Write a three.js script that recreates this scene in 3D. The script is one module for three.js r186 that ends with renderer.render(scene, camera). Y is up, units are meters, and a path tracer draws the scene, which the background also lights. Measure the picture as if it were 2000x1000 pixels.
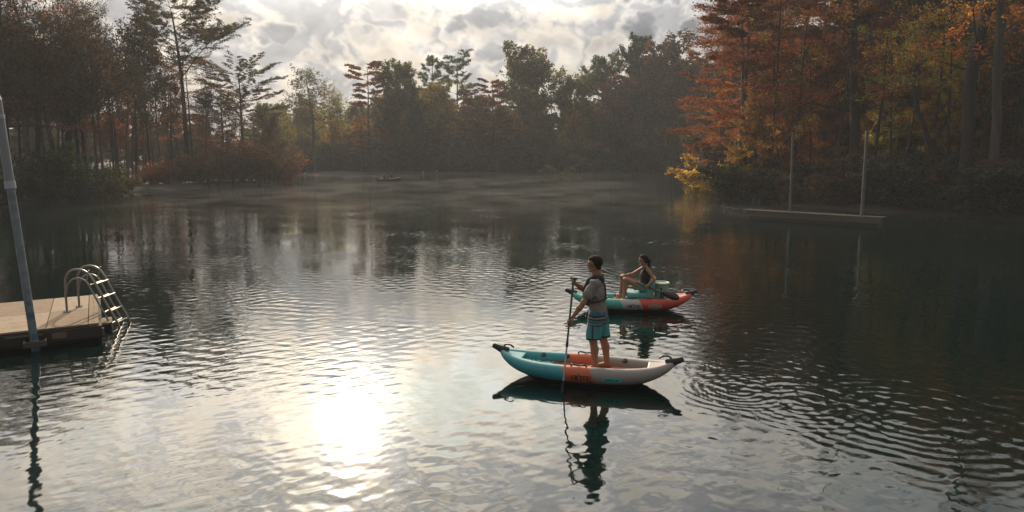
import * as THREE from 'three';
import { mergeGeometries } from 'three/addons/utils/BufferGeometryUtils.js';

// ------------------------------------------------------------------ camera, sky, sun, exposure
const R = Math.PI / 180, F = 1333, CX = 1000, CY = 446, EYE = 3.45, PITCH = Math.atan((CY - 306) / F);
const scene = new THREE.Scene();
const camera = new THREE.PerspectiveCamera(2 * Math.atan(500 / F) / R, 2, 0.1, 2000);
camera.position.set(0, EYE, 0);
camera.rotation.x = -PITCH;
camera.setViewOffset(2000, 1000, 0, 500 - CY, 2000, 1000);
const renderer = new THREE.WebGLRenderer({ antialias: true });
renderer.toneMapping = THREE.LinearToneMapping;
renderer.toneMappingExposure = 1.2;
renderer.shadowMap.enabled = true;

const SUN_EL = 21.5 * R, SUN_AZ = -13.6 * R;
const sunDir = new THREE.Vector3(Math.sin(SUN_AZ) * Math.cos(SUN_EL), Math.sin(SUN_EL), -Math.cos(SUN_AZ) * Math.cos(SUN_EL));
const sun = new THREE.DirectionalLight(new THREE.Color(1, 0.8, 0.58), 4.4);
sun.name = 'sun';
sun.position.copy(sunDir).multiplyScalar(250).add(new THREE.Vector3(0, 0, -60));
sun.castShadow = true;
sun.shadow.radius = 3;
sun.shadow.mapSize.set(4096, 4096);
Object.assign(sun.shadow.camera, { left: -110, right: 110, top: 110, bottom: -110, near: 1, far: 600 });
scene.add(sun, sun.target);
sun.target.position.set(0, 0, -60);

// ------------------------------------------------------------------ small tools
function rng(seed) { let s = (seed * 2654435761) >>> 0 || 1; return () => { s ^= s << 13; s >>>= 0; s ^= s >>> 17; s ^= s << 5; s >>>= 0; return s / 4294967296; }; }
const lerp = (a, b, t) => a + (b - a) * t, clamp = (x, a, b) => Math.min(b, Math.max(a, x));
const smooth = (a, b, x) => { const t = clamp((x - a) / (b - a), 0, 1); return t * t * (3 - 2 * t); };
const V = (x, y, z) => new THREE.Vector3(x, y, z);
const hash2 = (x, y) => { let h = Math.imul(x, 374761393) + Math.imul(y, 668265263) | 0; h = Math.imul(h ^ (h >>> 13), 1274126177); return ((h ^ (h >>> 16)) >>> 0) / 4294967296; };
function vnoise(x, y) {
  const ix = Math.floor(x), iy = Math.floor(y), fx = x - ix, fy = y - iy, u = fx * fx * fx * (fx * (fx * 6 - 15) + 10), v = fy * fy * fy * (fy * (fy * 6 - 15) + 10);
  return lerp(lerp(hash2(ix, iy), hash2(ix + 1, iy), u), lerp(hash2(ix, iy + 1), hash2(ix + 1, iy + 1), u), v);
}
function fbm(x, y, n) { let s = 0, a = 0.5, t = 0; for (let i = 0; i < n; i++) { s += a * vnoise(x, y); t += a; a *= 0.5; const nx = x * 1.63 - y * 1.18 + 17.3, ny = x * 1.18 + y * 1.63 + 5.1; x = nx; y = ny; } return s / t; }
function puff(x, y, n) { let s = 0, a = 0.5, t = 0; for (let i = 0; i < n; i++) { s += a * Math.abs(2 * vnoise(x, y) - 1); t += a; a *= 0.52; const nx = x * 1.63 - y * 1.18 + 17.3, ny = x * 1.18 + y * 1.63 + 5.1; x = nx; y = ny; } return s / t; }
// a direction in the photograph's own lens, and the point where it meets a height or a distance
const cp = Math.cos(PITCH), sp = Math.sin(PITCH);
function ray(px, py) { const X = (px - CX) / F, Y = (CY - py) / F; return V(X, Y * cp - sp, -(cp + Y * sp)); }
function at(px, py, y = 0) { const r = ray(px, py); return r.multiplyScalar((y - EYE) / r.y).add(V(0, EYE, 0)); }
function dep(px, py, d) { const r = ray(px, py); return r.multiplyScalar(d / -r.z).add(V(0, EYE, 0)); }
const names = {};
function numbered(n) { const k = names[n] = (names[n] ?? -1) + 1; return k ? n + '_' + String(k).padStart(3, '0') : n; }
function tag(o, label, category, group, kind) { if (label) o.userData.label = label; if (category) o.userData.category = category; if (group) o.userData.group = group; if (kind) o.userData.kind = kind; return o; }
function thing(name, label, category, pos, turn = 0, group) {
  const o = new THREE.Group(); o.name = numbered(name); scene.add(o);
  if (pos) o.position.copy(pos); o.rotation.y = turn;
  return tag(o, label, category, group);
}
function part(name, geo, mat, parent, label) {
  const m = new THREE.Mesh(geo, mat); m.name = name; m.castShadow = m.receiveShadow = true; parent.add(m);
  if (label) m.userData.label = label;
  return m;
}
function std(r, g, b, rough = 0.8, extra = {}) { return new THREE.MeshPhysicalMaterial({ color: new THREE.Color().setRGB(r, g, b), roughness: rough, ...extra }); }
function box(w, h, d, x = 0, y = 0, z = 0) { const g = new THREE.BoxGeometry(w, h, d); g.translate(x, y, z); return g; }
function tube(pts, r, seg = 8, n = 0, closed = false) { return new THREE.TubeGeometry(new THREE.CatmullRomCurve3(pts, closed, 'centripetal'), n || pts.length * 5, r, seg, closed); }
function rod(a, b, r0, r1 = r0, seg = 10) {
  const d = b.clone().sub(a), g = new THREE.CylinderGeometry(r1, r0, d.length(), seg);
  g.applyQuaternion(new THREE.Quaternion().setFromUnitVectors(V(0, 1, 0), d.clone().normalize()));
  const m = a.clone().add(b).multiplyScalar(0.5); g.translate(m.x, m.y, m.z); return g;
}
const merge = (gs) => mergeGeometries(gs.map((g) => { const k = g.index ? g.toNonIndexed() : g; for (const n of Object.keys(k.attributes)) if (!['position', 'normal', 'uv'].includes(n)) k.deleteAttribute(n); return k; }));

// ------------------------------------------------------------------ sky: a veiled sun in broken cloud
{
  const W = 4096, H = 2048, data = new Float32Array(W * H * 4);
  // denser clumps of cloud: azimuth and elevation in degrees, half sizes, weight
  const clumps = [[1285, 38, 72, 46, 1], [962, 42, 105, 22, 0.9], [985, 8, 45, 16, 0.8], [742, 26, 80, 30, 0.75], [560, 72, 55, 30, 0.9], [648, 90, 30, 22, 0.8], [962, 90, 38, 30, 0.85], [590, 18, 70, 20, 0.7], [820, 92, 20, 18, 0.6], [1190, 105, 90, 26, 0.45], [1085, 82, 46, 14, 0.45], [705, 60, 40, 22, 0.5], [1400, 60, 60, 50, 0.7], [470, 120, 40, 24, 0.4], [875, 70, 40, 16, 0.5]]
    .map(([x, y, w, h, k]) => { const r = ray(x, y).normalize(); return [Math.atan2(r.x, -r.z) / R, Math.asin(r.y) / R, w / 23.3, h / 23.3, k]; });
  for (let j = H / 2; j < H; j++) {
    const el = ((j + 0.5) / H - 0.5) * Math.PI, y = Math.sin(el), c = Math.cos(el), eld = el / R;
    for (let i = 0; i < W; i++) {
      const a = ((i + 0.5) / W - 0.5) * 2 * Math.PI, x = Math.cos(a) * c, z = Math.sin(a) * c;
      const k = 1 / (y + 0.6), px = x * k * 8.2, pz = z * k * 8.2;
      const wx = (fbm(px * 1.3 + 7, pz * 1.3, 3) - 0.5) * 1.1, wz = (fbm(px * 1.3, pz * 1.3 + 31, 3) - 0.5) * 1.1;
      const big = fbm(px * 0.9 + wx + 3.7, pz * 0.9 + wz + 1.3, 4), soft = fbm(px * 3.1 + wx * 0.9, pz * 3.1 + wz * 0.9, 6), fine = 0.6 * soft + 0.4 * (1.02 - 1.6 * puff(px * 2.3 + wx * 0.5, pz * 2.3 + wz * 0.5, 5));
      let dense = smooth(0.44, 0.64, big * 0.42 + fine * 0.62) * 0.85;
      const azd = Math.atan2(x, -z) / R;
      if (Math.abs(azd) < 60 && eld < 22) for (const q of clumps) {
        const dx = (azd - q[0]) / q[2], dy = (eld - q[1]) / q[3], d = dx * dx + dy * dy;
        if (d < 5) dense = Math.max(dense, q[4] * smooth(1.25, 0.25, Math.sqrt(d) + (fine - 0.5) * 2.6 + (big - 0.5) * 0.8));
      }
      const cosS = x * sunDir.x + y * sunDir.y + z * sunDir.z, ang = Math.acos(clamp(cosS, -1, 1)) / R;
      const low = 0.62 + 0.34 * Math.exp(-Math.pow(ang / 20, 1.5)), high = 0.2 + 0.2 * y + 3.9 * Math.exp(-Math.pow(ang / 32, 1.9)) + 0.3 * Math.exp(-ang / 50), deep = smooth(10, 20, eld), away = Math.exp(-Math.pow(ang / 60, 2)), core = 6 * Math.exp(-Math.pow(ang / 4, 2));
      const wisp = 0.62 + 0.76 * soft, L = lerp(lerp(0.28, low, away), high, deep) * wisp, edge = dense * (1 - dense) * 4;
      const open = smooth(0.42, 0.2, big + (fine - 0.5) * 0.3);
      const o = (j * W + i) * 4, shade = 1 - 0.56 * dense + 0.16 * edge;
      const warm = Math.exp(-ang / 55), body = L * shade + core * (1 - 0.7 * dense);
      data[o] = body * lerp(lerp(0.97, 0.88, dense), 1.19, warm * (1 - dense * 0.6)) * (1 - 0.22 * open);
      data[o + 1] = body * lerp(lerp(0.99, 0.95, dense), 1.0, warm * (1 - dense * 0.6)) * (1 - 0.1 * open);
      data[o + 2] = body * lerp(lerp(1.0, 1.08, dense), 0.76, warm * (1 - dense * 0.6));
      data[o + 3] = 1;
    }
  }
  for (let j = 0; j < H / 2; j++) for (let i = 0; i < W; i++) { const o = (j * W + i) * 4; data[o] = 0.05; data[o + 1] = 0.055; data[o + 2] = 0.05; data[o + 3] = 1; }
  const t = new THREE.DataTexture(data, W, H, THREE.RGBAFormat, THREE.FloatType);
  t.mapping = THREE.EquirectangularReflectionMapping; t.magFilter = t.minFilter = THREE.LinearFilter; t.needsUpdate = true;
  scene.background = t; scene.environment = t;
}
scene.fog = new THREE.FogExp2(new THREE.Color(0.94, 0.97, 1), 0.00075);
// ------------------------------------------------------------------ ground with the basin of the lake
const SHORE = [[-40, 60], [-38, 0], [-32.5, -38], [-34.5, -50], [-36, -64], [-34, -76], [-31, -88.5], [-33, -93], [-40, -104], [-44, -120], [-40, -127], [-26, -134], [-10, -140], [12, -143], [34, -146], [39, -140], [34, -112], [26, -88], [21.2, -70], [18.6, -58], [19.2, -50.7], [22.9, -43.8], [27.5, -37.5], [33, -27], [38, -8], [42, 60]];
function inLake(x, z) { let c = false; for (let i = 0, j = SHORE.length - 1; i < SHORE.length; j = i++) { const [xi, zi] = SHORE[i], [xj, zj] = SHORE[j]; if ((zi > z) !== (zj > z) && x < ((xj - xi) * (z - zi)) / (zj - zi) + xi) c = !c; } return c; }
function shoreDist(x, z) { let d = 1e9; for (let i = 0, j = SHORE.length - 1; i < SHORE.length; j = i++) { const [ax, az] = SHORE[j], [bx, bz] = SHORE[i], ux = bx - ax, uz = bz - az, t = clamp(((x - ax) * ux + (z - az) * uz) / (ux * ux + uz * uz), 0, 1); d = Math.min(d, Math.hypot(x - ax - ux * t, z - az - uz * t)); } return inLake(x, z) ? -d : d; }
function groundY(x, z) { const d = shoreDist(x, z) + (vnoise(x * 0.35, z * 0.35) - 0.5) * 2.2; return d < 0 ? Math.max(-2.5, d * 0.35) : Math.min(0.25 + d * 0.02, d * 0.22) + (vnoise(x * 0.5 + 9, z * 0.5) - 0.5) * 0.2 * smooth(0, 3, d); }
{
  const axis = (lo, hi, mid, fine, grow) => { const a = [], b = []; for (let v = mid, s = fine; v < hi; v += s, s *= grow) a.push(v); a.push(hi); for (let v = mid - fine, s = fine; v > lo; v -= s, s *= grow) b.push(v); b.push(lo); return [...b.reverse(), ...a]; };
  const xs = axis(-420, 420, 0, 0.9, 1.02), zs = axis(-460, 90, -60, 0.9, 1.02), pos = [], col = [], idx = [];
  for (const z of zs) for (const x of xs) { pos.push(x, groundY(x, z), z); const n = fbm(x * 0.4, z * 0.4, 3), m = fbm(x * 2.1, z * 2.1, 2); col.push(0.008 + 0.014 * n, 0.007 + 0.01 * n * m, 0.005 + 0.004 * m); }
  for (let j = 0; j < zs.length - 1; j++) for (let i = 0; i < xs.length - 1; i++) { const a = j * xs.length + i, b = a + xs.length; idx.push(a, b, a + 1, a + 1, b, b + 1); }
  const g = new THREE.BufferGeometry(); g.setAttribute('position', new THREE.Float32BufferAttribute(pos, 3)); g.setAttribute('color', new THREE.Float32BufferAttribute(col, 3)); g.setIndex(idx); g.computeVertexNormals();
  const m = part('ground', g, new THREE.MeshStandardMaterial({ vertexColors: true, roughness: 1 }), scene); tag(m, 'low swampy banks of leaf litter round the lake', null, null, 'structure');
}

// ------------------------------------------------------------------ water: long soft ripples, rings left by the paddles, fine ripples in the normal map
{
  const r = rng(77), waves = [];
  for (let i = 0; i < 36; i++) { const L = 0.22 * Math.pow(7, r()), a = r() * Math.PI * 2, k = 2 * Math.PI / L; waves.push([Math.cos(a) * k, Math.sin(a) * k, r() * 6.28, 0.0005 * Math.min(1, 0.5 / L) / k, L]); }
  const rings = [ // centre, wavelength, slope, inner and outer radius
    [3.35, -9.9, 0.13, 0.13, 0.05, 1.05], [3.0, -10.9, 0.11, 0.12, 0.05, 0.8], [4.1, -9.35, 0.16, 0.1, 0.1, 1.5], [3.9, -10.6, 0.22, 0.07, 0.6, 2.6], [5.4, -8.9, 0.21, 0.1, 0.3, 2.4],
    [4.45, -15.8, 0.17, 0.12, 0.05, 1.0], [5.7, -16.8, 0.2, 0.09, 0.1, 1.2], [7.2, -16.6, 0.25, 0.06, 0.2, 1.7], [0.75, -9.72, 0.12, 0.12, 0.03, 0.55], [1.9, -9.5, 0.14, 0.05, 0.1, 0.9], [4.0, -13.0, 0.3, 0.05, 0.4, 3.2], [6.2, -12.2, 0.3, 0.05, 0.3, 2.8], [-8.3, -13.9, 0.16, 0.05, 0.05, 0.8],
  ];
  const height = (x, z) => {
    let h = 0; const D = Math.hypot(x, z), patch = 0.25 + 1.5 * smooth(0.36, 0.66, fbm(x * 0.13 + 4, z * 0.07 + 2, 3)), calm = 1 - 0.75 * Math.exp(-(((x - 1.2) / 1.7) ** 2 + ((z + 8.6) / 1.3) ** 2));
    for (const w of waves) h += w[3] * Math.sin(w[0] * x + w[1] * z + w[2]) * smooth(w[4] * 70, w[4] * 30, D);
    h *= patch * calm;
    for (const q of rings) {
      const dx = x - q[0], dz = z - q[1], d = Math.hypot(dx, dz); if (d > q[5] * 1.15) continue;
      const k = 2 * Math.PI / q[2], wob = (fbm(x * 1.7 + q[0], z * 1.7, 3) - 0.5) * 5;
      h += 0.34 * q[3] / k * Math.sin(d * k + wob) * smooth(q[5] * 1.15, q[5] * 0.5, d) * smooth(0, q[4] + 0.05, d) * (0.45 + 0.9 * vnoise(x * 1.1 + 3 * q[1], z * 1.1));
    }
    return h;
  };
  const axis = (lo, hi, a, b, fine, grow) => { const up = [], dn = []; for (let v = a; v < b; v += fine) up.push(v); for (let v = b, s = fine; v < hi; v += s, s *= grow) up.push(v); up.push(hi); for (let v = a - fine, s = fine; v > lo; v -= s, s *= grow) dn.push(v); dn.push(lo); return [...dn.reverse(), ...up]; };
  const xs = axis(-90, 90, -7, 7, 0.042, 1.02), zs = axis(-160, 62, -13.5, -7.4, 0.033, 1.018);
  const nx = xs.length, nz = zs.length, pos = new Float32Array(nx * nz * 3), nor = new Float32Array(nx * nz * 3), uv = new Float32Array(nx * nz * 2), idx = [];
  for (let j = 0, o = 0; j < nz; j++) for (let i = 0; i < nx; i++, o++) {
    const x = xs[i], z = zs[j], e = 0.012, h = height(x, z), n = V((height(x - e, z) - h) / e, 1, (height(x, z - e) - h) / e).normalize();
    pos.set([x, h, z], o * 3); nor.set([n.x, n.y, n.z], o * 3); uv.set([x / 19, -z / 19], o * 2);
  }
  for (let j = 0; j < nz - 1; j++) for (let i = 0; i < nx - 1; i++) { const a = j * nx + i, b = a + nx; idx.push(a, b, a + 1, a + 1, b, b + 1); }
  const g = new THREE.BufferGeometry(); g.setAttribute('position', new THREE.BufferAttribute(pos, 3)); g.setAttribute('normal', new THREE.BufferAttribute(nor, 3)); g.setAttribute('uv', new THREE.BufferAttribute(uv, 2)); g.setIndex(idx);
  // a tile of fine ripples, 19 m wide, that repeats without a seam
  const N = 2048, T = 19, hm = new Float32Array(N * N), rr = rng(5), comps = [];
  for (let i = 0; i < 42; i++) { const L = 0.1 * Math.pow(5, rr()), a = (rr() - 0.5) * 2.4 + (rr() < 0.5 ? Math.PI / 2 : -Math.PI / 2), kx = Math.round(Math.cos(a) * T / L), kz = Math.round(Math.sin(a) * T / L); comps.push([kx, kz, rr() * 6.28, Math.pow(L / 0.3, 0.35)]); }
  const tau = 2 * Math.PI / N, table = new Float32Array(N); for (let i = 0; i < N; i++) table[i] = Math.sin(i * tau);
  const sx = new Float32Array(N * N), sz = new Float32Array(N * N);
  const amp = new Float32Array(N * N);
  for (let j = 0; j < N; j++) for (let i = 0; i < N; i++) amp[j * N + i] = clamp(0.55 + 0.5 * (Math.sin((i * 2 + j) * tau + 1) * 0.6 + Math.sin((i - j * 3) * tau + 2) * 0.5 + Math.sin((i * 3 + j * 5) * tau) * 0.5), 0.12, 1.5);
  for (const c of comps) { const p = Math.round(c[2] / 6.2832 * N), l = Math.hypot(c[0], c[1]); for (let j = 0; j < N; j++) { let ph = ((c[1] * j + p) % N + N) % N; for (let i = 0; i < N; i++) { const s = table[ph] * c[3]; sx[j * N + i] += s * c[0] / l; sz[j * N + i] += s * c[1] / l; ph += c[0]; ph = ph >= N ? ph % N : ph < 0 ? (ph % N + N) % N : ph; } } }
  const px = new Uint8Array(N * N * 4);
  for (let i = 0; i < N * N; i++) { const k = 0.0062 * amp[i], a = -sx[i] * k, b = -sz[i] * k, l = 1 / Math.hypot(a, b, 1); px[i * 4] = 127.5 + 127.5 * clamp(a * l * 4, -1, 1) * 0.999; px[i * 4 + 1] = 127.5 + 127.5 * clamp(b * l * 4, -1, 1) * 0.999; px[i * 4 + 2] = 255; px[i * 4 + 3] = 255; }
  const nt = new THREE.DataTexture(px, N, N); nt.wrapS = nt.wrapT = THREE.RepeatWrapping; nt.magFilter = THREE.LinearFilter; nt.needsUpdate = true;
  const wm = new THREE.MeshPhysicalMaterial({ color: new THREE.Color().setRGB(0.0018, 0.0085, 0.0072), roughness: 0.045, ior: 1.45, normalMap: nt, normalScale: new THREE.Vector2(0.25, 0.25) });
  wm.name = 'lake_water';
  const m = part('water', g, wm, scene); tag(m, 'dark green lake with soft ripples and paddle rings', null, null, 'structure');
}
// ------------------------------------------------------------------ mist lying on the far water in thin wisps
{
  const N = 512, px = new Uint8Array(N * N * 4), tile = (x, y, p) => { // noise that repeats after p cells
    const ix = Math.floor(x), iy = Math.floor(y), u = smooth(0, 1, x - ix), v = smooth(0, 1, y - iy), h = (a, b) => hash2(((a % p) + p) % p + 31 * p, ((b % p) + p) % p); return lerp(lerp(h(ix, iy), h(ix + 1, iy), u), lerp(h(ix, iy + 1), h(ix + 1, iy + 1), u), v); };
  for (let j = 0; j < N; j++) for (let i = 0; i < N; i++) { const x = i / N, y = j / N; let n = 0, a = 0.5; for (const p of [5, 10, 20, 40]) { n += a * tile(x * p, y * p, p); a *= 0.5; } const q = Math.round(255 * smooth(0.5, 0.82, n / 0.94)); px.set([q, q, q, 255], (j * N + i) * 4); }
  const tex = new THREE.DataTexture(px, N, N); tex.wrapS = tex.wrapT = THREE.RepeatWrapping; tex.magFilter = THREE.LinearFilter; tex.needsUpdate = true;
  const mist = thing('mist', 'thin wisps of mist drifting over the far water', 'mist', V(0, 0, 0)); mist.userData.kind = 'stuff';
  for (let k = 0; k < 10; k++) {
    const pos = [], uv = [], idx = [], col = [], nx = 60, nz = 70; for (let j = 0; j <= nz; j++) for (let i = 0; i <= nx; i++) { const x = -52 + 104 * i / nx, z = -24 - 112 * j / nz, y = 0.05 + k * 0.045 + 0.22 * vnoise(x * 0.16 + k * 9, z * 0.16); pos.push(x, y, z); col.push(1, 1, 1, smooth(-2, -14, shoreDist(x, z)) * smooth(-26, -50, z)); uv.push(x / 26 + k * 0.37, z / 44 + k * 0.61); }
    for (let j = 0; j < nz; j++) for (let i = 0; i < nx; i++) { const a = j * (nx + 1) + i, b = a + nx + 1, cx = -52 + 104 * (i + 0.5) / nx, cz = -24 - 112 * (j + 0.5) / nz; if (shoreDist(cx, cz) < 0) idx.push(a, a + 1, b, a + 1, b + 1, b); }
    const g = new THREE.BufferGeometry(); g.setAttribute('position', new THREE.Float32BufferAttribute(pos, 3)); g.setAttribute('uv', new THREE.Float32BufferAttribute(uv, 2)); g.setAttribute('color', new THREE.Float32BufferAttribute(col, 4)); g.setIndex(idx); g.computeVertexNormals();
    const m = new THREE.MeshStandardMaterial({ vertexColors: true, color: new THREE.Color().setRGB(0.85, 0.8, 0.72), roughness: 1, transparent: true, opacity: 0.022, alphaMap: tex, side: THREE.DoubleSide, depthWrite: false }); m.name = 'mist';
    const w = part('wisp_layer', g, m, mist); w.castShadow = false; w.userData.kind = 'stuff';
  }
}
// ------------------------------------------------------------------ trees: a branching skeleton of tapered tubes, with many small leaf faces along the twigs
function Wood() { return { p: [], n: [], c: [], i: [] }; }
function limbTube(w, path, seg, shade) {
  const base = w.p.length / 3, up = V(0, 1, 0), sd = V(1, 0, 0), t = V(0, 0, 0), a = V(0, 0, 0), b = V(0, 0, 0);
  path.forEach((q, k) => {
    const p0 = path[Math.max(0, k - 1)], p1 = path[Math.min(path.length - 1, k + 1)];
    t.set(p1[0] - p0[0], p1[1] - p0[1], p1[2] - p0[2]).normalize();
    a.crossVectors(t, Math.abs(t.y) > 0.9 ? sd : up).normalize(); b.crossVectors(t, a);
    for (let s = 0; s < seg; s++) {
      const f = s / seg * Math.PI * 2, rr = q[3] * (seg > 6 ? 1 + 0.13 * Math.sin(s * 2.4 + k * 0.4) + (q[4] || 0) * Math.abs(Math.sin(f * 2.5)) : 1), nx = a.x * Math.cos(f) + b.x * Math.sin(f), ny = a.y * Math.cos(f) + b.y * Math.sin(f), nz = a.z * Math.cos(f) + b.z * Math.sin(f);
      w.p.push(q[0] + nx * rr, q[1] + ny * rr, q[2] + nz * rr); w.n.push(nx, ny, nz);
      const m = shade * (0.4 + 0.7 * hash2(s * 13 + 5, Math.round(q[1] * 0.7)) + 0.5 * hash2(Math.round(s * 13 + k * 7), Math.round(q[1] * 3))); w.c.push(m, m, m);
    }
  });
  for (let k = 0; k < path.length - 1; k++) for (let s = 0; s < seg; s++) { const o = base + k * seg + s, o2 = base + k * seg + (s + 1) % seg; w.i.push(o, o2, o + seg, o2, o2 + seg, o + seg); }
}
function woodGeo(w) { const g = new THREE.BufferGeometry(); g.setAttribute('position', new THREE.Float32BufferAttribute(w.p, 3)); g.setAttribute('normal', new THREE.Float32BufferAttribute(w.n, 3)); g.setAttribute('color', new THREE.Float32BufferAttribute(w.c, 3)); g.setIndex(w.i); return g; }
function leafGeo(l) { const g = new THREE.BufferGeometry(); g.setAttribute('position', new THREE.Float32BufferAttribute(l.p, 3)); g.setAttribute('color', new THREE.Float32BufferAttribute(l.c, 3)); g.computeVertexNormals(); return g; }
// o.levels[k]: n children, t0 first place along the parent, ang from the parent, len(t), rad ratio, trop pull up or down, flat 0..1, wob, seg, sides
function makeTree(seed, o) {
  const r = rng(seed), gs = () => (r() + r() + r() - 1.5) * 1.15, wood = Wood(), trunkW = Wood(), leaf = { p: [], c: [] };
  const leaves = (p, n, sz, spread, flat, tint) => {
    for (let i = 0; i < n; i++) {
      const x = p[0] + gs() * spread, y = p[1] + gs() * spread * (1 - 0.72 * flat), z = p[2] + gs() * spread, s = sz * (0.55 + 0.9 * r());
      const d = V(gs(), gs() * (1 - 0.75 * flat), gs()).normalize(), e = V(gs(), gs() * (1 - 0.6 * flat), gs()).cross(d).normalize();
      leaf.p.push(x - d.x * s * 0.5 - e.x * s * 0.32, y - d.y * s * 0.5 - e.y * s * 0.32, z - d.z * s * 0.5 - e.z * s * 0.32, x + d.x * s * 0.7, y + d.y * s * 0.7, z + d.z * s * 0.7, x - d.x * s * 0.4 + e.x * s * 0.38, y - d.y * s * 0.4 + e.y * s * 0.38, z - d.z * s * 0.4 + e.z * s * 0.38);
      const b = tint[0] * (0.5 + 1.0 * r()), h = tint[1] + (r() - 0.5) * 0.3, c0 = b, c1 = b * (1 + h * 0.6), c2 = b * (1 + h * 0.25); for (let k = 0; k < 3; k++) leaf.c.push(c0, c1, c2);
    }
  };
  function grow(p, d, len, rad, lv, tint) {
    const L = o.levels[lv], path = [], n = L.seg || 4, dirs = []; let q = p.clone(), dd = d.clone();
    for (let k = 0; k <= n; k++) {
      const f = k / n, taper = lv === 0 ? 1 - (1 - (o.top ?? 0.18)) * Math.pow(f, 0.85) : 1 - 0.78 * f;
      let rr = rad * taper, fl = 0; if (lv === 0 && o.flare) { const e = Math.exp(-f * len / o.flareH); rr *= 1 + o.flare * e; fl = 0.35 * e; }
      path.push([q.x, q.y, q.z, Math.max(rr, o.minR || 0.012), fl]); dirs.push(dd.clone());
      dd.add(V(gs() * L.wob, gs() * L.wob * 0.6 + L.trop / n, gs() * L.wob)).normalize();
      q = q.clone().addScaledVector(dd, len / n);
    }
    if (o.bend && lv === 0) for (const b of path) { const f = b[1] / len, k = o.bend(f); b[0] += k[0]; b[2] += k[1]; }
    limbTube(lv === 0 ? trunkW : wood, path, L.sides || (lv === 0 ? 9 : lv === 1 ? 5 : 3), 1);
    const at_ = (t) => { const f = t * n, k = Math.min(n - 1, Math.floor(f)), u = f - k; return V(lerp(path[k][0], path[k + 1][0], u), lerp(path[k][1], path[k + 1][1], u), lerp(path[k][2], path[k + 1][2], u)); };
    if (L.leaf) { const m = L.leafSeg || 4; for (let k = 0; k < m; k++) { const t = L.leaf0 + (1 - L.leaf0) * (k + 0.6 + 0.4 * r()) / m, c = at_(t); leaves([c.x, c.y, c.z], Math.round(L.leaf / m * (0.5 + r())), o.leafSize, L.spread * (0.7 + 0.6 * r()), o.flat || 0, [tint[0] * (0.6 + 0.8 * r()), tint[1] + (r() - 0.5) * 0.25]); } }
    const C = o.levels[lv + 1]; if (!C) return;
    const num = Math.round(C.n * (C.nVar ? 1 - C.nVar * r() : 1) * (lv === 0 ? 1 : clamp(len / (C.ref || 3), 0.35, 1.5)));
    let az = r() * 6.28;
    for (let k = 0; k < num; k++) {
      const t = clamp(C.t0 + (1 - C.t0) * Math.pow((k + 0.2 + 0.6 * r()) / num, C.pow || 1), 0, 0.99), base = at_(t), pd = dirs[Math.min(n, Math.round(t * n))];
      az += C.flat > 0.5 && lv > 0 ? Math.PI + gs() * 0.3 : 2.4 + gs() * 0.5;
      const u = (t - C.t0) / (1 - C.t0), ang = (typeof C.ang === 'function' ? C.ang(u) : C.ang) * R + gs() * 0.16, side = V(Math.cos(az), 0, Math.sin(az));
      let ax; if (Math.abs(pd.y) > 0.8) ax = side; else { ax = V(0, 1, 0).cross(pd).normalize().multiplyScalar(Math.cos(az) > 0 ? 1 : -1).addScaledVector(V(0, 1, 0), gs() * (1 - (C.flat || 0)) * 0.9).normalize(); }
      const cd = pd.clone().multiplyScalar(Math.cos(ang)).addScaledVector(ax, Math.sin(ang)); if (C.flat) cd.y = lerp(cd.y, cd.y * 0.3 + (C.rise || 0), C.flat); cd.normalize();
      const ln = C.len(u, az) * (lv === 0 ? 1 : len) * (0.72 + 0.5 * r());
      const tb = lv === 0 ? [0.75 + 0.5 * r(), (r() - 0.5) * 0.5] : [tint[0] * (0.85 + 0.3 * r()), tint[1] + (r() - 0.5) * 0.2];
      grow(base, cd, ln, (C.radAbs || lerp(rad, rad * 0.2, t) * C.rad) * (0.8 + 0.4 * r()), lv + 1, tb);
    }
  }
  for (let k = 0; k < (o.stems || 1); k++) { const a = k * 2.4 + r(), l = o.stems > 1 ? o.splay : 0; grow(V(o.stems > 1 ? Math.cos(a) * 0.25 * l : 0, -0.6, o.stems > 1 ? Math.sin(a) * 0.25 * l : 0), V(Math.cos(a) * l + (o.lean?.[0] || 0), 1, Math.sin(a) * l + (o.lean?.[1] || 0)).normalize(), (o.H + 0.6) * (o.stems > 1 ? 0.7 + 0.4 * r() : 1), o.r0, 0, [1, 0]); }
  return { trunk: woodGeo(trunkW), limbs: wood.p.length ? woodGeo(wood) : null, leaf: leaf.p.length ? leafGeo(leaf) : null, H: o.H * 0.25 + 0.75 * Math.max(o.H, ...[wood.p, leaf.p].map((q) => { const ys = []; for (let i = 1; i < q.length; i += 3) ys.push(q[i]); ys.sort((a, b) => b - a); return ys[Math.floor(ys.length * 0.004)] || 0; })) };
}
const barkMat = (r, g, b) => new THREE.MeshStandardMaterial({ color: new THREE.Color().setRGB(r, g, b), vertexColors: true, roughness: 0.95, side: THREE.DoubleSide });
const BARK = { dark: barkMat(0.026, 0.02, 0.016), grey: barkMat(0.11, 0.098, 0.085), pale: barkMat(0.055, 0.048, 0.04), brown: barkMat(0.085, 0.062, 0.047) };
const leafMat = (r, g, b, tr = 0.58) => { const m = new THREE.MeshPhysicalMaterial({ color: new THREE.Color().setRGB(r, g, b), vertexColors: true, roughness: 0.95, side: THREE.DoubleSide, transmission: tr, thickness: 0, specularIntensity: 0.3 }); m.name = 'leaves'; return m; };
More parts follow.
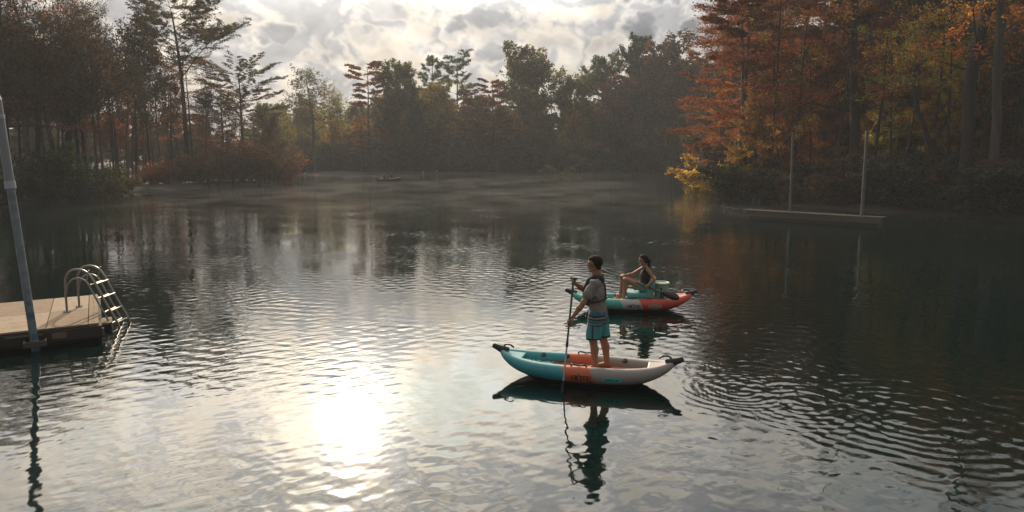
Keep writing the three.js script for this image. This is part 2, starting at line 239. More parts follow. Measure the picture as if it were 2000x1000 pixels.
const LEAF = {
  rust: leafMat(0.215, 0.07, 0.022), orange: leafMat(0.40, 0.145, 0.026), amber: leafMat(0.38, 0.2, 0.032), yellow: leafMat(0.55, 0.36, 0.05), olive: leafMat(0.15, 0.135, 0.04), green: leafMat(0.085, 0.11, 0.04),
  deep: leafMat(0.034, 0.042, 0.018), brown: leafMat(0.10, 0.054, 0.024), red: leafMat(0.22, 0.055, 0.028), dun: leafMat(0.09, 0.07, 0.034), gold: leafMat(0.32, 0.25, 0.05),
};
// kinds
const cyp = (seed, k = {}) => makeTree(seed, { H: 20, r0: 0.34, flare: 0.9, flareH: 1.2, top: 0.14, flat: 0.8, leafSize: k.size || 0.26, minR: 0.014, lean: k.lean, bend: k.bend, levels: [
  { seg: 12, wob: 0.035, trop: 0.12 },
  { n: k.limbs || 30, t0: k.bare ?? 0.36, pow: 0.9, ang: (t) => lerp(k.a0 ?? 88, k.a1 ?? 62, t), len: k.len || ((t) => lerp(4.4, 2.7, t) * (0.75 + 0.5 * Math.sin(t * 23) ** 2)), rad: 0.32, seg: 6, wob: 0.12, trop: k.trop ?? -0.05 },
  { n: 9, t0: 0.25, ref: 4, ang: 58, len: (t) => 0.42 * (1.1 - 0.6 * t), rad: 0.4, flat: 0.85, seg: 3, wob: 0.16, trop: k.droop ?? -0.12, leaf: k.leaf ?? 66, leaf0: 0.1, leafSeg: 4, spread: k.spread ?? 0.34 },
] });
const umbrella = (seed, k = {}) => makeTree(seed, { H: 22, r0: 0.42, flare: 0.8, flareH: 1.4, top: 0.2, flat: 0.78, leafSize: k.size || 0.24, minR: 0.016, levels: [
  { seg: 12, wob: 0.03, trop: 0.1 },
  { n: k.limbs || 26, t0: k.bare ?? 0.5, pow: 0.8, ang: k.ang || ((t) => lerp(86, 52, t)), len: k.len || ((t) => lerp(6.6, 5.0, t)), rad: 0.36, seg: 7, wob: 0.11, trop: -0.05 },
  { n: k.subs || 10, t0: 0.35, ref: 5, ang: 46, len: (t) => 0.36 * (1.1 - 0.5 * t), rad: 0.42, flat: 0.7, rise: 0.12, seg: 4, wob: 0.17, trop: 0.04, leaf: k.leaf ?? 42, leaf0: 0.3, leafSeg: 4, spread: 0.3 },
] });
const broad = (seed, k = {}) => makeTree(seed, { H: 16, r0: 0.28, flare: 0.5, flareH: 0.8, top: 0.25, flat: 0.15, leafSize: k.size || 0.3, minR: 0.014, lean: k.lean, bend: k.bend, levels: [
  { seg: 9, wob: 0.06, trop: 0.1 },
  { n: k.limbs || 16, t0: k.bare ?? 0.3, ang: (t) => lerp(62, 22, t), len: k.len || ((t) => lerp(6, 3.6, t)), rad: 0.5, seg: 6, wob: 0.16, trop: 0.25 },
  { n: 7, t0: 0.25, ref: 4, ang: 48, len: (t) => 0.5 * (1.1 - 0.5 * t), rad: 0.5, seg: 4, wob: 0.2, trop: 0.1 },
  { n: 5, t0: 0.3, ref: 1.8, ang: 50, len: () => 0.5, rad: 0.5, seg: 2, wob: 0.2, trop: 0, leaf: k.leaf ?? 34, leaf0: 0.3, leafSeg: 2, spread: k.spread ?? 0.36 },
] });
const pine = (seed, k = {}) => makeTree(seed, { H: 21, r0: 0.26, flare: 0.3, flareH: 0.6, top: 0.2, flat: 0.5, leafSize: 0.2, minR: 0.014, levels: [
  { seg: 10, wob: 0.03, trop: 0.1 },
  { n: 20, t0: k.bare ?? 0.52, ang: (t) => lerp(84, 46, t), len: (t) => lerp(3.6, 2.2, t), rad: 0.34, seg: 5, wob: 0.14, trop: 0.22 },
  { n: 8, t0: 0.35, ref: 3, ang: 50, len: () => 0.36, rad: 0.5, seg: 2, wob: 0.15, trop: 0.15, leaf: 70, leaf0: 0.3, leafSeg: 3, spread: 0.3 },
] });
const bareTree = (seed, k = {}) => makeTree(seed, { H: 17, r0: 0.2, flare: 0.4, flareH: 0.6, top: 0.22, leafSize: 0.24, minR: 0.013, lean: k.lean, levels: [
  { seg: 10, wob: 0.055, trop: 0.1 },
  { n: k.limbs || 15, t0: k.bare ?? 0.4, ang: (t) => lerp(46, 20, t), len: (t) => lerp(5.6, 2.8, t), rad: 0.46, seg: 6, wob: 0.13, trop: 0.3 },
  { n: 8, t0: 0.2, ref: 4, ang: 42, len: (t) => 0.46 * (1.1 - 0.5 * t), rad: 0.5, seg: 4, wob: 0.2, trop: 0.15 },
  { n: 5, t0: 0.2, ref: 1.8, ang: 40, len: () => 0.5, rad: 0.5, seg: 2, wob: 0.2, trop: 0.1, leaf: k.leaf ?? 4, leaf0: 0.3, leafSeg: 1, spread: 0.4 },
] });
const shrub = (seed, k = {}) => makeTree(seed, { H: 4, stems: k.stems || 7, splay: k.splay ?? 0.5, r0: 0.05, top: 0.2, flat: 0.1, leafSize: k.size || 0.2, minR: 0.008, levels: [
  { seg: 5, wob: 0.14, trop: 0.05, sides: 4 },
  { n: 9, t0: 0.12, ang: 50, len: (t) => lerp(1.5, 0.7, t), rad: 0.5, seg: 4, wob: 0.2, trop: 0.1 },
  { n: 6, t0: 0.15, ref: 1.2, ang: 50, len: () => 0.5, rad: 0.5, seg: 2, wob: 0.2, trop: 0, leaf: k.leaf ?? 32, leaf0: 0.1, leafSeg: 2, spread: k.spread ?? 0.25 },
] });
const snag = (seed, k) => makeTree(seed, { H: k.H, r0: k.r0, flare: k.flare ?? 0.5, flareH: 0.9, top: k.top ?? 0.55, flat: 0.3, leafSize: 0.15, minR: 0.014, bend: k.bend, lean: k.lean, levels: [
  { seg: 16, wob: 0.03, trop: 0.05, sides: 11 },
  { n: k.limbs ?? 9, t0: k.bare ?? 0.5, ang: (t) => lerp(72, 40, t), len: k.len || ((t) => lerp(5, 3.2, t)), rad: 0.4, seg: 8, wob: 0.24, trop: k.trop ?? 0.1 },
  { n: 7, t0: 0.3, ref: 4, ang: 50, len: () => 0.42, rad: 0.5, seg: 4, wob: 0.24, trop: -0.02, flat: 0.3, leaf: k.leaf ?? 50, leaf0: 0.2, leafSeg: 4, spread: 0.36 },
] });
const PROTO = {
  finA: cyp(15, { size: 0.15, leaf: 74, spread: 0.42, limbs: 26 }), finB: cyp(16, { size: 0.15, leaf: 60, bare: 0.22, limbs: 32, spread: 0.42 }), finC: cyp(17, { size: 0.14, leaf: 50, bare: 0.45, limbs: 20, len: (t) => lerp(3.8, 4.6, t), a1: 50, spread: 0.4 }),
  cypA: cyp(11), cypB: cyp(12, { bare: 0.28, limbs: 34 }), cypC: cyp(13, { bare: 0.5, limbs: 22, len: (t) => lerp(3.6, 4.2, t), a1: 52 }), cypD: cyp(14, { bare: 0.62, limbs: 18, len: (t) => lerp(3.0, 4.6, t), a1: 58 }),
  umbA: umbrella(21), umbB: umbrella(22, { bare: 0.6, limbs: 20, leaf: 56 }),
  broadA: broad(31), broadB: broad(32, { bare: 0.4, limbs: 13, leaf: 24 }), broadC: broad(33, { bare: 0.18, limbs: 20, leaf: 40 }), broadD: broad(34, { bare: 0.45, limbs: 11, leaf: 14 }),
  pineA: pine(41), pineB: pine(42, { bare: 0.62 }), bareA: bareTree(51), bareB: bareTree(52, { limbs: 11, leaf: 9 }), bareC: bareTree(53, { bare: 0.55, limbs: 10, lean: [0.07, 0] }),
  shrubA: shrub(61), shrubB: shrub(62, { stems: 9, splay: 0.8, leaf: 26 }), shrubD: shrub(64, { stems: 8, splay: 0.45, leaf: 11, size: 0.15, spread: 0.3 }), shrubE: shrub(65, { stems: 6, splay: 0.6, leaf: 9, size: 0.14, spread: 0.3 }), shrubC: shrub(63, { stems: 5, splay: 0.35, leaf: 20 }),
};
function treeAt(name, geo, leaf, bark, px, d, H, label, category, group, turn = 0, wide = 1, sink = 0) {
  const x = (px - CX) / F * (d * cp + (EYE - 0.2) * sp), t = thing(name, label, category, V(x, Math.max(groundY(x, -d), -0.8) - sink, -d), turn, group), s = H / geo.H;
  const tr = part('trunk', geo.trunk, BARK[bark], t); if (geo.limbs) part('limbs', geo.limbs, BARK[bark], t); if (geo.leaf && leaf) part('crown', geo.leaf, LEAF[leaf], t);
  t.scale.set(s * wide, s, s * wide); return t;
}
const topH = (py, d) => dep(1000, py, d).y;
// ------------------------------------------------------------------ left bank
const SP = { a: cyp(15, { size: 0.15, leaf: 34, spread: 0.45, limbs: 24 }), b: cyp(16, { size: 0.15, leaf: 28, bare: 0.26, limbs: 28, spread: 0.45 }) };
const heroCyp = umbrella(201, { bare: 0.58, limbs: 26, subs: 14, leaf: 80, size: 0.16, ang: (t) => lerp(56, 66, t), len: (t, az) => lerp(9.5, 7.0, t) * (0.9 + 0.25 * Math.cos(az)) });
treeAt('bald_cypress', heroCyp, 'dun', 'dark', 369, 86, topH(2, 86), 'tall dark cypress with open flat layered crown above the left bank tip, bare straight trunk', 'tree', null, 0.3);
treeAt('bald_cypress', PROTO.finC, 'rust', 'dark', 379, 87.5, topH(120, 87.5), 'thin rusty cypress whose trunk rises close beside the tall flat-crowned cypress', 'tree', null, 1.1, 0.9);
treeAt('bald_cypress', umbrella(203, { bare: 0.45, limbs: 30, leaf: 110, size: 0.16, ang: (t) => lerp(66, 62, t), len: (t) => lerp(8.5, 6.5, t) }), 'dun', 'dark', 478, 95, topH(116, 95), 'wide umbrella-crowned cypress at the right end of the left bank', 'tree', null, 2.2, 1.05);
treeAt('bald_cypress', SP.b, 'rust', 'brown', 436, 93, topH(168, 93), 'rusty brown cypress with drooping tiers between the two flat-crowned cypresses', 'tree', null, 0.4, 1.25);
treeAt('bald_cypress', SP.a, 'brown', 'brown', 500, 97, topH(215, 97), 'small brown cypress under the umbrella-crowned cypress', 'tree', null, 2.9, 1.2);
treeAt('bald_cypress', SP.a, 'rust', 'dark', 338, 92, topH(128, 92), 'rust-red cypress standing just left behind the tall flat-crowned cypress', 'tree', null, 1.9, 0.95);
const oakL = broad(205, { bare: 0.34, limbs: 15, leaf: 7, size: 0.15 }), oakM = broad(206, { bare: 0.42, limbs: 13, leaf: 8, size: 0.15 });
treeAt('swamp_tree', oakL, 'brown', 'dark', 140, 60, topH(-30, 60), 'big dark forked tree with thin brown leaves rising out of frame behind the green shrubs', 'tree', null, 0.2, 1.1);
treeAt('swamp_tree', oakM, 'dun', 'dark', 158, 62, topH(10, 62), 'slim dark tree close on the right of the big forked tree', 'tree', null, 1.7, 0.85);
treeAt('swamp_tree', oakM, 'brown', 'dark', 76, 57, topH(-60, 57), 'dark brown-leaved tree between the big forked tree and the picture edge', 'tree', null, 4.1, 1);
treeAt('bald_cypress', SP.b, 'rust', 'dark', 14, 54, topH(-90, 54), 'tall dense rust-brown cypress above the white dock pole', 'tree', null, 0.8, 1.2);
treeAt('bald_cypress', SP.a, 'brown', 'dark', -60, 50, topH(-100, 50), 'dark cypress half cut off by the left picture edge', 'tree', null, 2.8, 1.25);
treeAt('bald_cypress', SP.b, 'brown', 'dark', 112, 70, topH(50, 70), 'brown cypress standing in the gap behind the two left-hand oaks', 'tree', null, 5.2, 1.2);
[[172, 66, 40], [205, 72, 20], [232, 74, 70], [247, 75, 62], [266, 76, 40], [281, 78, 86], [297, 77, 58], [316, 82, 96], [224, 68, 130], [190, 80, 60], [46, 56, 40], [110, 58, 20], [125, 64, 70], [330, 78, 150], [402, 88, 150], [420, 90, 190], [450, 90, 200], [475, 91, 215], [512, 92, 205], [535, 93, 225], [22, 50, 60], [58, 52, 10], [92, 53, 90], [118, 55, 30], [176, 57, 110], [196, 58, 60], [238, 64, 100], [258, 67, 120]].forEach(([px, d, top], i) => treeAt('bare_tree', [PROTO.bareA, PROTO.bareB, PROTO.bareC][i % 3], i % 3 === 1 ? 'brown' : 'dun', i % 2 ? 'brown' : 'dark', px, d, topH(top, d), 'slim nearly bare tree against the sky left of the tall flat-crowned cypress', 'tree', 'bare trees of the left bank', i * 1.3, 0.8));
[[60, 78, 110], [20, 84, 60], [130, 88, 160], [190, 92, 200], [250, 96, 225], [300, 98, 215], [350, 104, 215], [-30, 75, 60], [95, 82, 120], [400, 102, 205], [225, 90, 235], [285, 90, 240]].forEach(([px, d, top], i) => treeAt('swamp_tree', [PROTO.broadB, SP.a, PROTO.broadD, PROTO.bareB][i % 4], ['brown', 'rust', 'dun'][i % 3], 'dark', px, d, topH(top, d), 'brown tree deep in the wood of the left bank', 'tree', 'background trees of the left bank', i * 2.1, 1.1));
[[30, 50, 268, 'deep'], [70, 53, 262, 'deep'], [112, 55, 252, 'green'], [150, 56, 262, 'green'], [186, 57, 270, 'olive'], [222, 60, 282, 'olive'], [255, 66, 300, 'olive'], [0, 47, 285, 'deep'], [-30, 46, 270, 'green'], [96, 50, 300, 'deep'], [160, 53, 305, 'deep']].forEach(([px, d, top, lf], i) => treeAt('shrub', [PROTO.shrubD, PROTO.shrubE, PROTO.shrubC][i % 3], lf, 'dark', px, d, topH(top + 36, d), 'dull green bush in the thicket at the foot of the left-hand trees', 'shrub', 'green thicket of the left bank', i * 1.9, 1.0));
[[420, 83, 262], [446, 85, 256], [470, 88, 250], [495, 89, 248], [520, 90, 254], [545, 92, 262], [400, 80, 280], [385, 80, 300], [300, 76, 290], [330, 78, 285], [360, 80, 292]].forEach(([px, d, top], i) => treeAt('shrub', [PROTO.shrubD, PROTO.shrubE, PROTO.shrubD][i % 3], ['brown', 'dun', 'rust'][i % 3], 'brown', px, d, topH(top + 26, d), 'thin brown-red bush on the point of the left bank near the tall cypress', 'shrub', 'brown-red bushes of the left point', i * 1.7, 1.3));
// cypress knees and stumps standing in the water by the point
const stump = makeTree(91, { H: 1.1, r0: 0.17, flare: 1.2, flareH: 0.35, top: 0.5, leafSize: 0.1, levels: [{ seg: 6, wob: 0.05, trop: 0, sides: 8 }] });
[[532, 88.5, 1.5], [526, 87.5, 1.3], [518, 87, 1.0], [512, 86, 1.4], [498, 85, 1.2], [470, 82, 1.5], [455, 80, 1.1], [428, 78, 1.3], [410, 77, 1.0], [1470, 50.5, 1.0], [1484, 50, 0.8], [1720, 46.5, 0.9]].forEach(([px, d, h], i) => treeAt('cypress_stump', stump, null, 'dark', px, d, h + 0.4, i < 9 ? 'dark cypress stump in the shallows off the point of the left bank' : 'short dark cypress stump in the shallows of the right bank', 'stump', i < 9 ? 'stumps off the left point' : 'stumps along the right bank', i * 2.3, 1, 0.5));

{ // thin drowned branches and logs at the foot of the banks
  const limb = snag(95, { H: 4, r0: 0.07, flare: 0.1, limbs: 5, bare: 0.3, leaf: 0, top: 0.3, len: () => 1.2, bend: (f) => [f * f * 0.8, 0] });
  [[300, 66, 2.6, 0.4, 'grey broken branch sticking out of the water below the bare trees of the left bank'], [1660, 46, 2.4, 1.9, 'pale bent branch dipping into the water behind the small floating dock'], [1784, 43, 1.8, 2.6, 'thin grey branch leaning into the water left of the crooked trunk'], [1460, 53, 3.2, 0.9, 'thin crooked branch at the waterline below the corner cypress']].forEach(([px, d, h, t, label]) => { const o = treeAt('driftwood', limb, null, 'pale', px, d, h, label, 'branch', null, t, 1, 0.3); o.rotation.z = 0.5; });
}
// ------------------------------------------------------------------ far bank
const far = (name, p, lf, bk, px, d, top, label, turn = 0, wide = 1) => treeAt(name, PROTO[p], lf, bk, px, d, topH(top, d), label, 'tree', null, turn, wide);
far('bare_tree', 'bareB', 'olive', 'brown', 616, 136, 140, 'leaning grey-olive half bare tree at the left end of the far bank', 0.5, 1.35);
far('bare_tree', 'bareA', 'gold', 'brown', 652, 139, 176, 'thin yellowish bare tree next to the half bare tree on the far bank', 1.5, 1.1);
far('bald_cypress', 'cypD', 'rust', 'dark', 720, 143, 124, 'rust-topped cypress of the far bank with a small flat top above the fishing boat', 0.9, 0.95);
far('bald_cypress', 'cypA', 'orange', 'brown', 706, 142, 232, 'low orange cypress in front of the rust-topped cypress of the far bank', 2.0, 1.1);
far('broadleaf_tree', 'broadA', 'olive', 'brown', 776, 148, 134, 'rounded olive tree right of the rust-topped cypress on the far bank', 0.4, 1.0);
far('broadleaf_tree', 'broadC', 'green', 'brown', 812, 146, 178, 'low dense green tree at the foot of the small round green tree top', 1.4, 0.9);
far('pine_tree', 'pineB', 'green', 'brown', 844, 156, 118, 'slim pine with a small round blue-green head on the far bank', 0.7, 1.0);
far('pine_tree', 'pineA', 'green', 'brown', 890, 156, 108, 'taller open pine with tufted boughs on the far bank skyline', 2.2, 1.3);
far('broadleaf_tree', 'broadB', 'gold', 'brown', 862, 146, 168, 'yellow-green tree below the two pines of the far bank', 3.2, 1.0);
far('bald_cypress', 'cypB', 'rust', 'dark', 962, 143, 160, 'broad rust cypress with dark trunk in the middle of the far bank', 1.2, 1.15);
far('bald_cypress', 'cypA', 'rust', 'brown', 925, 145, 178, 'smaller rust cypress left of the broad rust cypress on the far bank', 4.2, 1.0);
far('broadleaf_tree', 'broadB', 'olive', 'grey', 1012, 150, 98, 'tall spreading airy green tree highest in the middle of the far bank', 0.1, 0.95);
far('broadleaf_tree', 'broadD', 'olive', 'grey', 1052, 149, 112, 'airy thin-leaved tree joined to the right of the tall spreading green tree', 1.9, 1.0);
far('bare_tree', 'bareC', null, 'grey', 1098, 150, 140, 'leafless pale tree in the skyline gap of the far bank', 0.6, 0.8);
far('broadleaf_tree', 'broadA', 'olive', 'brown', 1128, 147, 160, 'rounded olive tree right of the leafless pale tree', 2.7, 0.9);
far('bald_cypress', 'cypC', 'red', 'dark', 1192, 144, 156, 'red cypress with a wide flat crown on the far bank', 0.8, 1.35);
far('broadleaf_tree', 'broadB', 'green', 'brown', 1182, 154, 118, 'light green tree behind the wide red cypress', 3.6, 1.0);
far('broadleaf_tree', 'broadC', 'deep', 'dark', 1262, 152, 88, 'big dense dark green tree at the right end of the far bank', 1.0, 0.95);
far('broadleaf_tree', 'broadB', 'brown', 'dark', 1312, 140, 74, 'reddish brown tree beside the big dark green tree', 2.0, 0.95);
far('broadleaf_tree', 'broadC', 'deep', 'dark', 1225, 146, 190, 'low dark green tree between the red cypress and the big dark green tree', 2.9, 0.9);
far('broadleaf_tree', 'broadA', 'brown', 'dark', 1350, 132, 120, 'brown tree half hidden behind the tall rust cypress of the right bank', 2.2, 1.1);
{
  const r = rng(303), kinds = [['broadA', 'olive'], ['broadB', 'green'], ['cypA', 'green'], ['bareA', 'olive'], ['broadD', 'olive'], ['cypB', 'rust'], ['broadD', 'gold'], ['cypC', 'olive'], ['bareB', 'olive']];
  const skyline = (px) => { const q = [[540, 195], [600, 190], [660, 190], [700, 190], [760, 170], [830, 165], [910, 180], [960, 190], [1020, 160], [1090, 195], [1150, 175], [1230, 140], [1300, 120], [1400, 120]]; for (let i = 1; i < q.length; i++) if (px < q[i][0]) return lerp(q[i - 1][1], q[i][1], (px - q[i - 1][0]) / (q[i][0] - q[i - 1][0])); return 120; };
  for (let i = 0; i < 44; i++) { const px = 548 + i * 19 + (r() - 0.5) * 14, d = (px < 600 ? 138 : 146) + r() * 12, k = kinds[Math.floor(r() * kinds.length)]; treeAt(k[0][0] === 'c' ? 'bald_cypress' : k[0].startsWith('bare') ? 'bare_tree' : 'broadleaf_tree', PROTO[k[0]], k[1], r() < 0.4 ? 'grey' : 'brown', px, d, topH(skyline(px) + 20 + r() * 60, d), 'hazy tree of the middle height in the wood of the far bank', 'tree', 'trees filling the far bank', r() * 6.28, 1.1); }
  for (let i = 0; i < 40; i++) { const px = 540 + i * 21 + (r() - 0.5) * 12, d = px < 590 ? 132 + r() * 5 : px > 1330 ? 134 + r() * 8 : 142.5 + r() * 4; treeAt('shrub', [PROTO.shrubA, PROTO.shrubB, PROTO.shrubC][i % 3], ['dun', 'brown', 'deep', 'green'][Math.floor(r() * 4)], 'dark', px, d, topH(284 + r() * 34, d), 'dark bush along the water at the foot of the far bank wood', 'shrub', 'bushes along the far bank', r() * 6.28, 1.25); }
  treeAt('shrub', PROTO.shrubB, 'gold', 'brown', 1085, 140.5, topH(304, 140.5), 'yellow-green bush leaning over the water of the far bank', 'shrub', null, 0.4, 1.7);
  // the wood behind reads as one mass
  const sets = [['broadA', 'olive'], ['cypA', 'brown'], ['broadC', 'dun'], ['shrubB', 'dun']], M = new THREE.Matrix4(), lists = sets.map(() => []), wood = thing('far_wood', 'hazy mass of wood behind the trees of the far bank', 'wood', V(0, 0, 0)); wood.userData.kind = 'stuff';
  for (let i = 0; i < 185; i++) { const px = -160 + i * 14, d = (px < 420 ? 112 : px < 1430 ? 160 : 84) + r() * 40, x = (px - CX) / F * d, k = Math.floor(r() * 3), s = topH((px < 500 ? 215 : px > 1430 ? 60 : clamp(skyline(px), 100, 240)) + 8 + r() * 60, d) / PROTO[sets[k][0]].H; lists[k].push(M.clone().makeRotationY(r() * 6).scale(V(s, s, s)).setPosition(x, 0, -d)); }
  for (let i = 0; i < 210; i++) { const px = 380 + i * 9, d = px < 1490 ? 150 + r() * 14 : 66 + r() * 22, s = (4 + r() * 3.5) / PROTO.shrubB.H; lists[3].push(M.clone().makeRotationY(r() * 6).scale(V(s * 1.3, s, s * 1.3)).setPosition((px - CX) / F * d, 0, -d)); }
  sets.forEach(([p, lf], k) => { for (const [n, g, m] of [['trunks', PROTO[p].trunk, BARK.dark], ['crowns', PROTO[p].leaf, LEAF[lf]]]) { const im = new THREE.InstancedMesh(g, m, lists[k].length); im.name = n; im.userData.kind = 'stuff'; im.castShadow = im.receiveShadow = true; lists[k].forEach((q, i) => im.setMatrixAt(i, q)); wood.add(im); } });
}

// ------------------------------------------------------------------ right bank
const bigRust = cyp(301, { bare: 0.24, limbs: 38, leaf: 58, size: 0.16, spread: 0.46, a0: 92, droop: -0.2, len: (t) => lerp(5.2, 4.6, t) }), lowOrange = cyp(302, { bare: 0.16, limbs: 30, leaf: 80, size: 0.17, spread: 0.42, droop: -0.2 });
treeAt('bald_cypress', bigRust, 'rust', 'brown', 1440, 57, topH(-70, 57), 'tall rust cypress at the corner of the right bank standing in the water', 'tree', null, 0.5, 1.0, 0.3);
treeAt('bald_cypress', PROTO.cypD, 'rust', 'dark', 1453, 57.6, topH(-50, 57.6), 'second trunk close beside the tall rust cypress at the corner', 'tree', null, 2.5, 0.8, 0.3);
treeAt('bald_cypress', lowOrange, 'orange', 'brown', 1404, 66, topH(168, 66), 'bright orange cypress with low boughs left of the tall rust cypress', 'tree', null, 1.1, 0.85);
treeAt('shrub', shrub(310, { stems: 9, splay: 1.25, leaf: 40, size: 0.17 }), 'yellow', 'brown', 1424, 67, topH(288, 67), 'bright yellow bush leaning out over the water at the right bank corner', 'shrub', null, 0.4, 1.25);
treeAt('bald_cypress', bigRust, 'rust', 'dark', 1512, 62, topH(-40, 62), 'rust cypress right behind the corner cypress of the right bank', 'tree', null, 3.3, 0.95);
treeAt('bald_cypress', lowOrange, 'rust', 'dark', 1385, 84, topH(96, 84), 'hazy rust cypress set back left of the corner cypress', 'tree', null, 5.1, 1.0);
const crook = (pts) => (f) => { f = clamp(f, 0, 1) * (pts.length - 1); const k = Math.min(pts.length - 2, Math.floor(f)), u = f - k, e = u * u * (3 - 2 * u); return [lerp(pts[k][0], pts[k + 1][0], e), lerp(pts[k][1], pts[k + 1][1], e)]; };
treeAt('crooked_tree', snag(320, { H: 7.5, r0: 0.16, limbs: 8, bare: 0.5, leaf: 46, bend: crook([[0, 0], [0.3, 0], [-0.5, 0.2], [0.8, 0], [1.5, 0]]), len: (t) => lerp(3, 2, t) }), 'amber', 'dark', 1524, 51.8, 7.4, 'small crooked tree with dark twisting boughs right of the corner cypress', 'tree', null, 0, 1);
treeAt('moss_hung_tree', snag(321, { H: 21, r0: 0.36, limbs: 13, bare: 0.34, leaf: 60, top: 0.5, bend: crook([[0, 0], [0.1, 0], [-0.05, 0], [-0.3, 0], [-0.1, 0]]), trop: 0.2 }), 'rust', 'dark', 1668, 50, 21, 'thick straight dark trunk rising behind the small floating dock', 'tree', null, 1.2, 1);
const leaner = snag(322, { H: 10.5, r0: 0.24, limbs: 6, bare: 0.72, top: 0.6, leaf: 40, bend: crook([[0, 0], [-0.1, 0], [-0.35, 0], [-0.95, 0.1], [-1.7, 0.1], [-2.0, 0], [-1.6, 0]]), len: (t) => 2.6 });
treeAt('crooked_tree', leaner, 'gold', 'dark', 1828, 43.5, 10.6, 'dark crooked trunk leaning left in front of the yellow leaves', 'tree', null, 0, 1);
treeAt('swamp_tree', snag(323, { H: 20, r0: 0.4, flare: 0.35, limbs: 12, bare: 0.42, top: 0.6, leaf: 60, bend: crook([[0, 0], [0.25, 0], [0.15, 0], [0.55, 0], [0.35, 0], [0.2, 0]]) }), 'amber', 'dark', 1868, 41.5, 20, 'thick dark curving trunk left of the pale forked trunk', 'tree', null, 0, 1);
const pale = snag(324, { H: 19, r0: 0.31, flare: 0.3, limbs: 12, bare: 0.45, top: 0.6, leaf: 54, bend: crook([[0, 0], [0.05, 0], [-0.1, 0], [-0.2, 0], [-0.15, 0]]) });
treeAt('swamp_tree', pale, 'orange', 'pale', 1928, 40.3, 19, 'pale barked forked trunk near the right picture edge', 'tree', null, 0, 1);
const under = broad(330, { bare: 0.12, limbs: 20, leaf: 40, size: 0.17, len: (t) => lerp(5, 3, t) }), underB = broad(331, { bare: 0.08, limbs: 18, leaf: 46, size: 0.16 });
[[1480, 56, 190, 'amber', 'amber understory tree between the corner cypress and the small crooked tree'], [1556, 55, 160, 'orange', 'orange leafy tree behind the left pole of the small floating dock'], [1610, 57, 120, 'rust', 'rusty leafy tree left behind the thick straight dark trunk'],
  [1712, 52, 150, 'amber', 'amber leafy tree behind the right pole of the small floating dock'], [1770, 50, 80, 'gold', 'gold-green leafy tree left of the crooked leaning trunk'], [1842, 47, 130, 'yellow', 'yellow leafy tree between the crooked trunk and the thick curving trunk'],
  [1900, 47, 60, 'olive', 'dull green leafy tree behind the pale forked trunk'], [1975, 44, 40, 'brown', 'dark brownish leafy tree at the right picture edge'], [2040, 42, 20, 'brown', 'dark brown leafy tree cut off by the right picture edge']]
  .forEach(([px, d, top, lf, label], i) => treeAt('understory_tree', i % 2 ? underB : under, lf, 'dark', px, d, topH(top, d), label, 'tree', null, i * 1.7, 1.0));
[[1540, 70, -60], [1590, 66, -90], [1640, 62, -70], [1700, 60, -120], [1745, 58, -110], [1800, 56, -140], [1850, 55, -120], [1905, 54, -150], [1960, 52, -120], [2010, 50, -160], [2080, 48, -150], [1480, 76, -30], [1620, 80, -60], [1760, 74, -90], [1880, 70, -100], [2000, 64, -120], [2150, 44, -160], [2240, 40, -170], [1430, 88, 40], [1540, 92, -10]].forEach(([px, d, top], i) => treeAt('bald_cypress', [bigRust, PROTO.cypB, lowOrange][i % 3], ['rust', 'brown', 'brown', 'rust'][i % 4], 'dark', px, d, topH(top, d), 'tall autumn-coloured cypress in the dense wood behind the right bank trunks', 'tree', 'tall cypresses of the right bank wood', i * 2.3, 1.15));
{
  const r = rng(404);
  for (let i = 0; i < 30; i++) { const px = 1440 + i * 20 + (r() - 0.5) * 12, dd = [[1400, 58], [1500, 52.5], [1700, 46.5], [2000, 39], [2300, 33]]; let d = 50; for (let k = 1; k < dd.length; k++) if (px <= dd[k][0]) { d = lerp(dd[k - 1][1], dd[k][1], (px - dd[k - 1][0]) / (dd[k][0] - dd[k - 1][0])); break; } d += r() * 3 - 1.2; treeAt('shrub', [PROTO.shrubA, PROTO.shrubB, PROTO.shrubC][i % 3], ['deep', 'dun', 'deep', 'deep', 'brown'][Math.floor(r() * 5)], 'dark', px, d, topH(300 + r() * 45, d), 'dark bush in the shade along the foot of the right bank', 'shrub', 'dark bushes along the right bank', r() * 6.28, 1.4); }
}
{
  const pole = (seed, ln) => snag(seed, { H: 14, r0: 0.13, flare: 0.5, limbs: 9, bare: 0.45, leaf: 26, top: 0.35, lean: [ln, 0], len: (t) => lerp(3, 2, t) }), ps = [pole(341, 0.03), pole(342, -0.05), pole(343, 0.08)];
  [[1472, 56], [1498, 54], [1548, 53], [1582, 52.5], [1628, 50.5], [1700, 48.5], [1738, 47.5], [1760, 46], [1806, 46], [1850, 44.5], [1902, 43.5], [1962, 42], [1990, 41]].forEach(([px, d], i) => treeAt('slender_tree', ps[i % 3], ['amber', 'gold', 'orange', 'rust'][i % 4], 'dark', px, d, 11 + (i * 5) % 7, 'slender dark trunk among the autumn leaves along the right bank', 'tree', 'slender trunks of the right bank', i * 2.2, 0.9));
  const r = rng(505);
  for (let i = 0; i < 26; i++) { const px = 560 + i * 29 + (r() - 0.5) * 18, d = px < 600 ? 134 : px > 1330 ? 136 : 141.5 + r() * 3; treeAt('slender_tree', [PROTO.bareA, PROTO.bareC, ps[0], PROTO.bareB][i % 4], ['gold', 'olive', 'dun', 'amber'][i % 4], i % 2 ? 'grey' : 'brown', px, d, topH(190 + r() * 55, d), 'slender thin-leaved tree at the water edge of the far bank', 'tree', 'slender trees along the far bank', r() * 6.28, 0.9); }
}
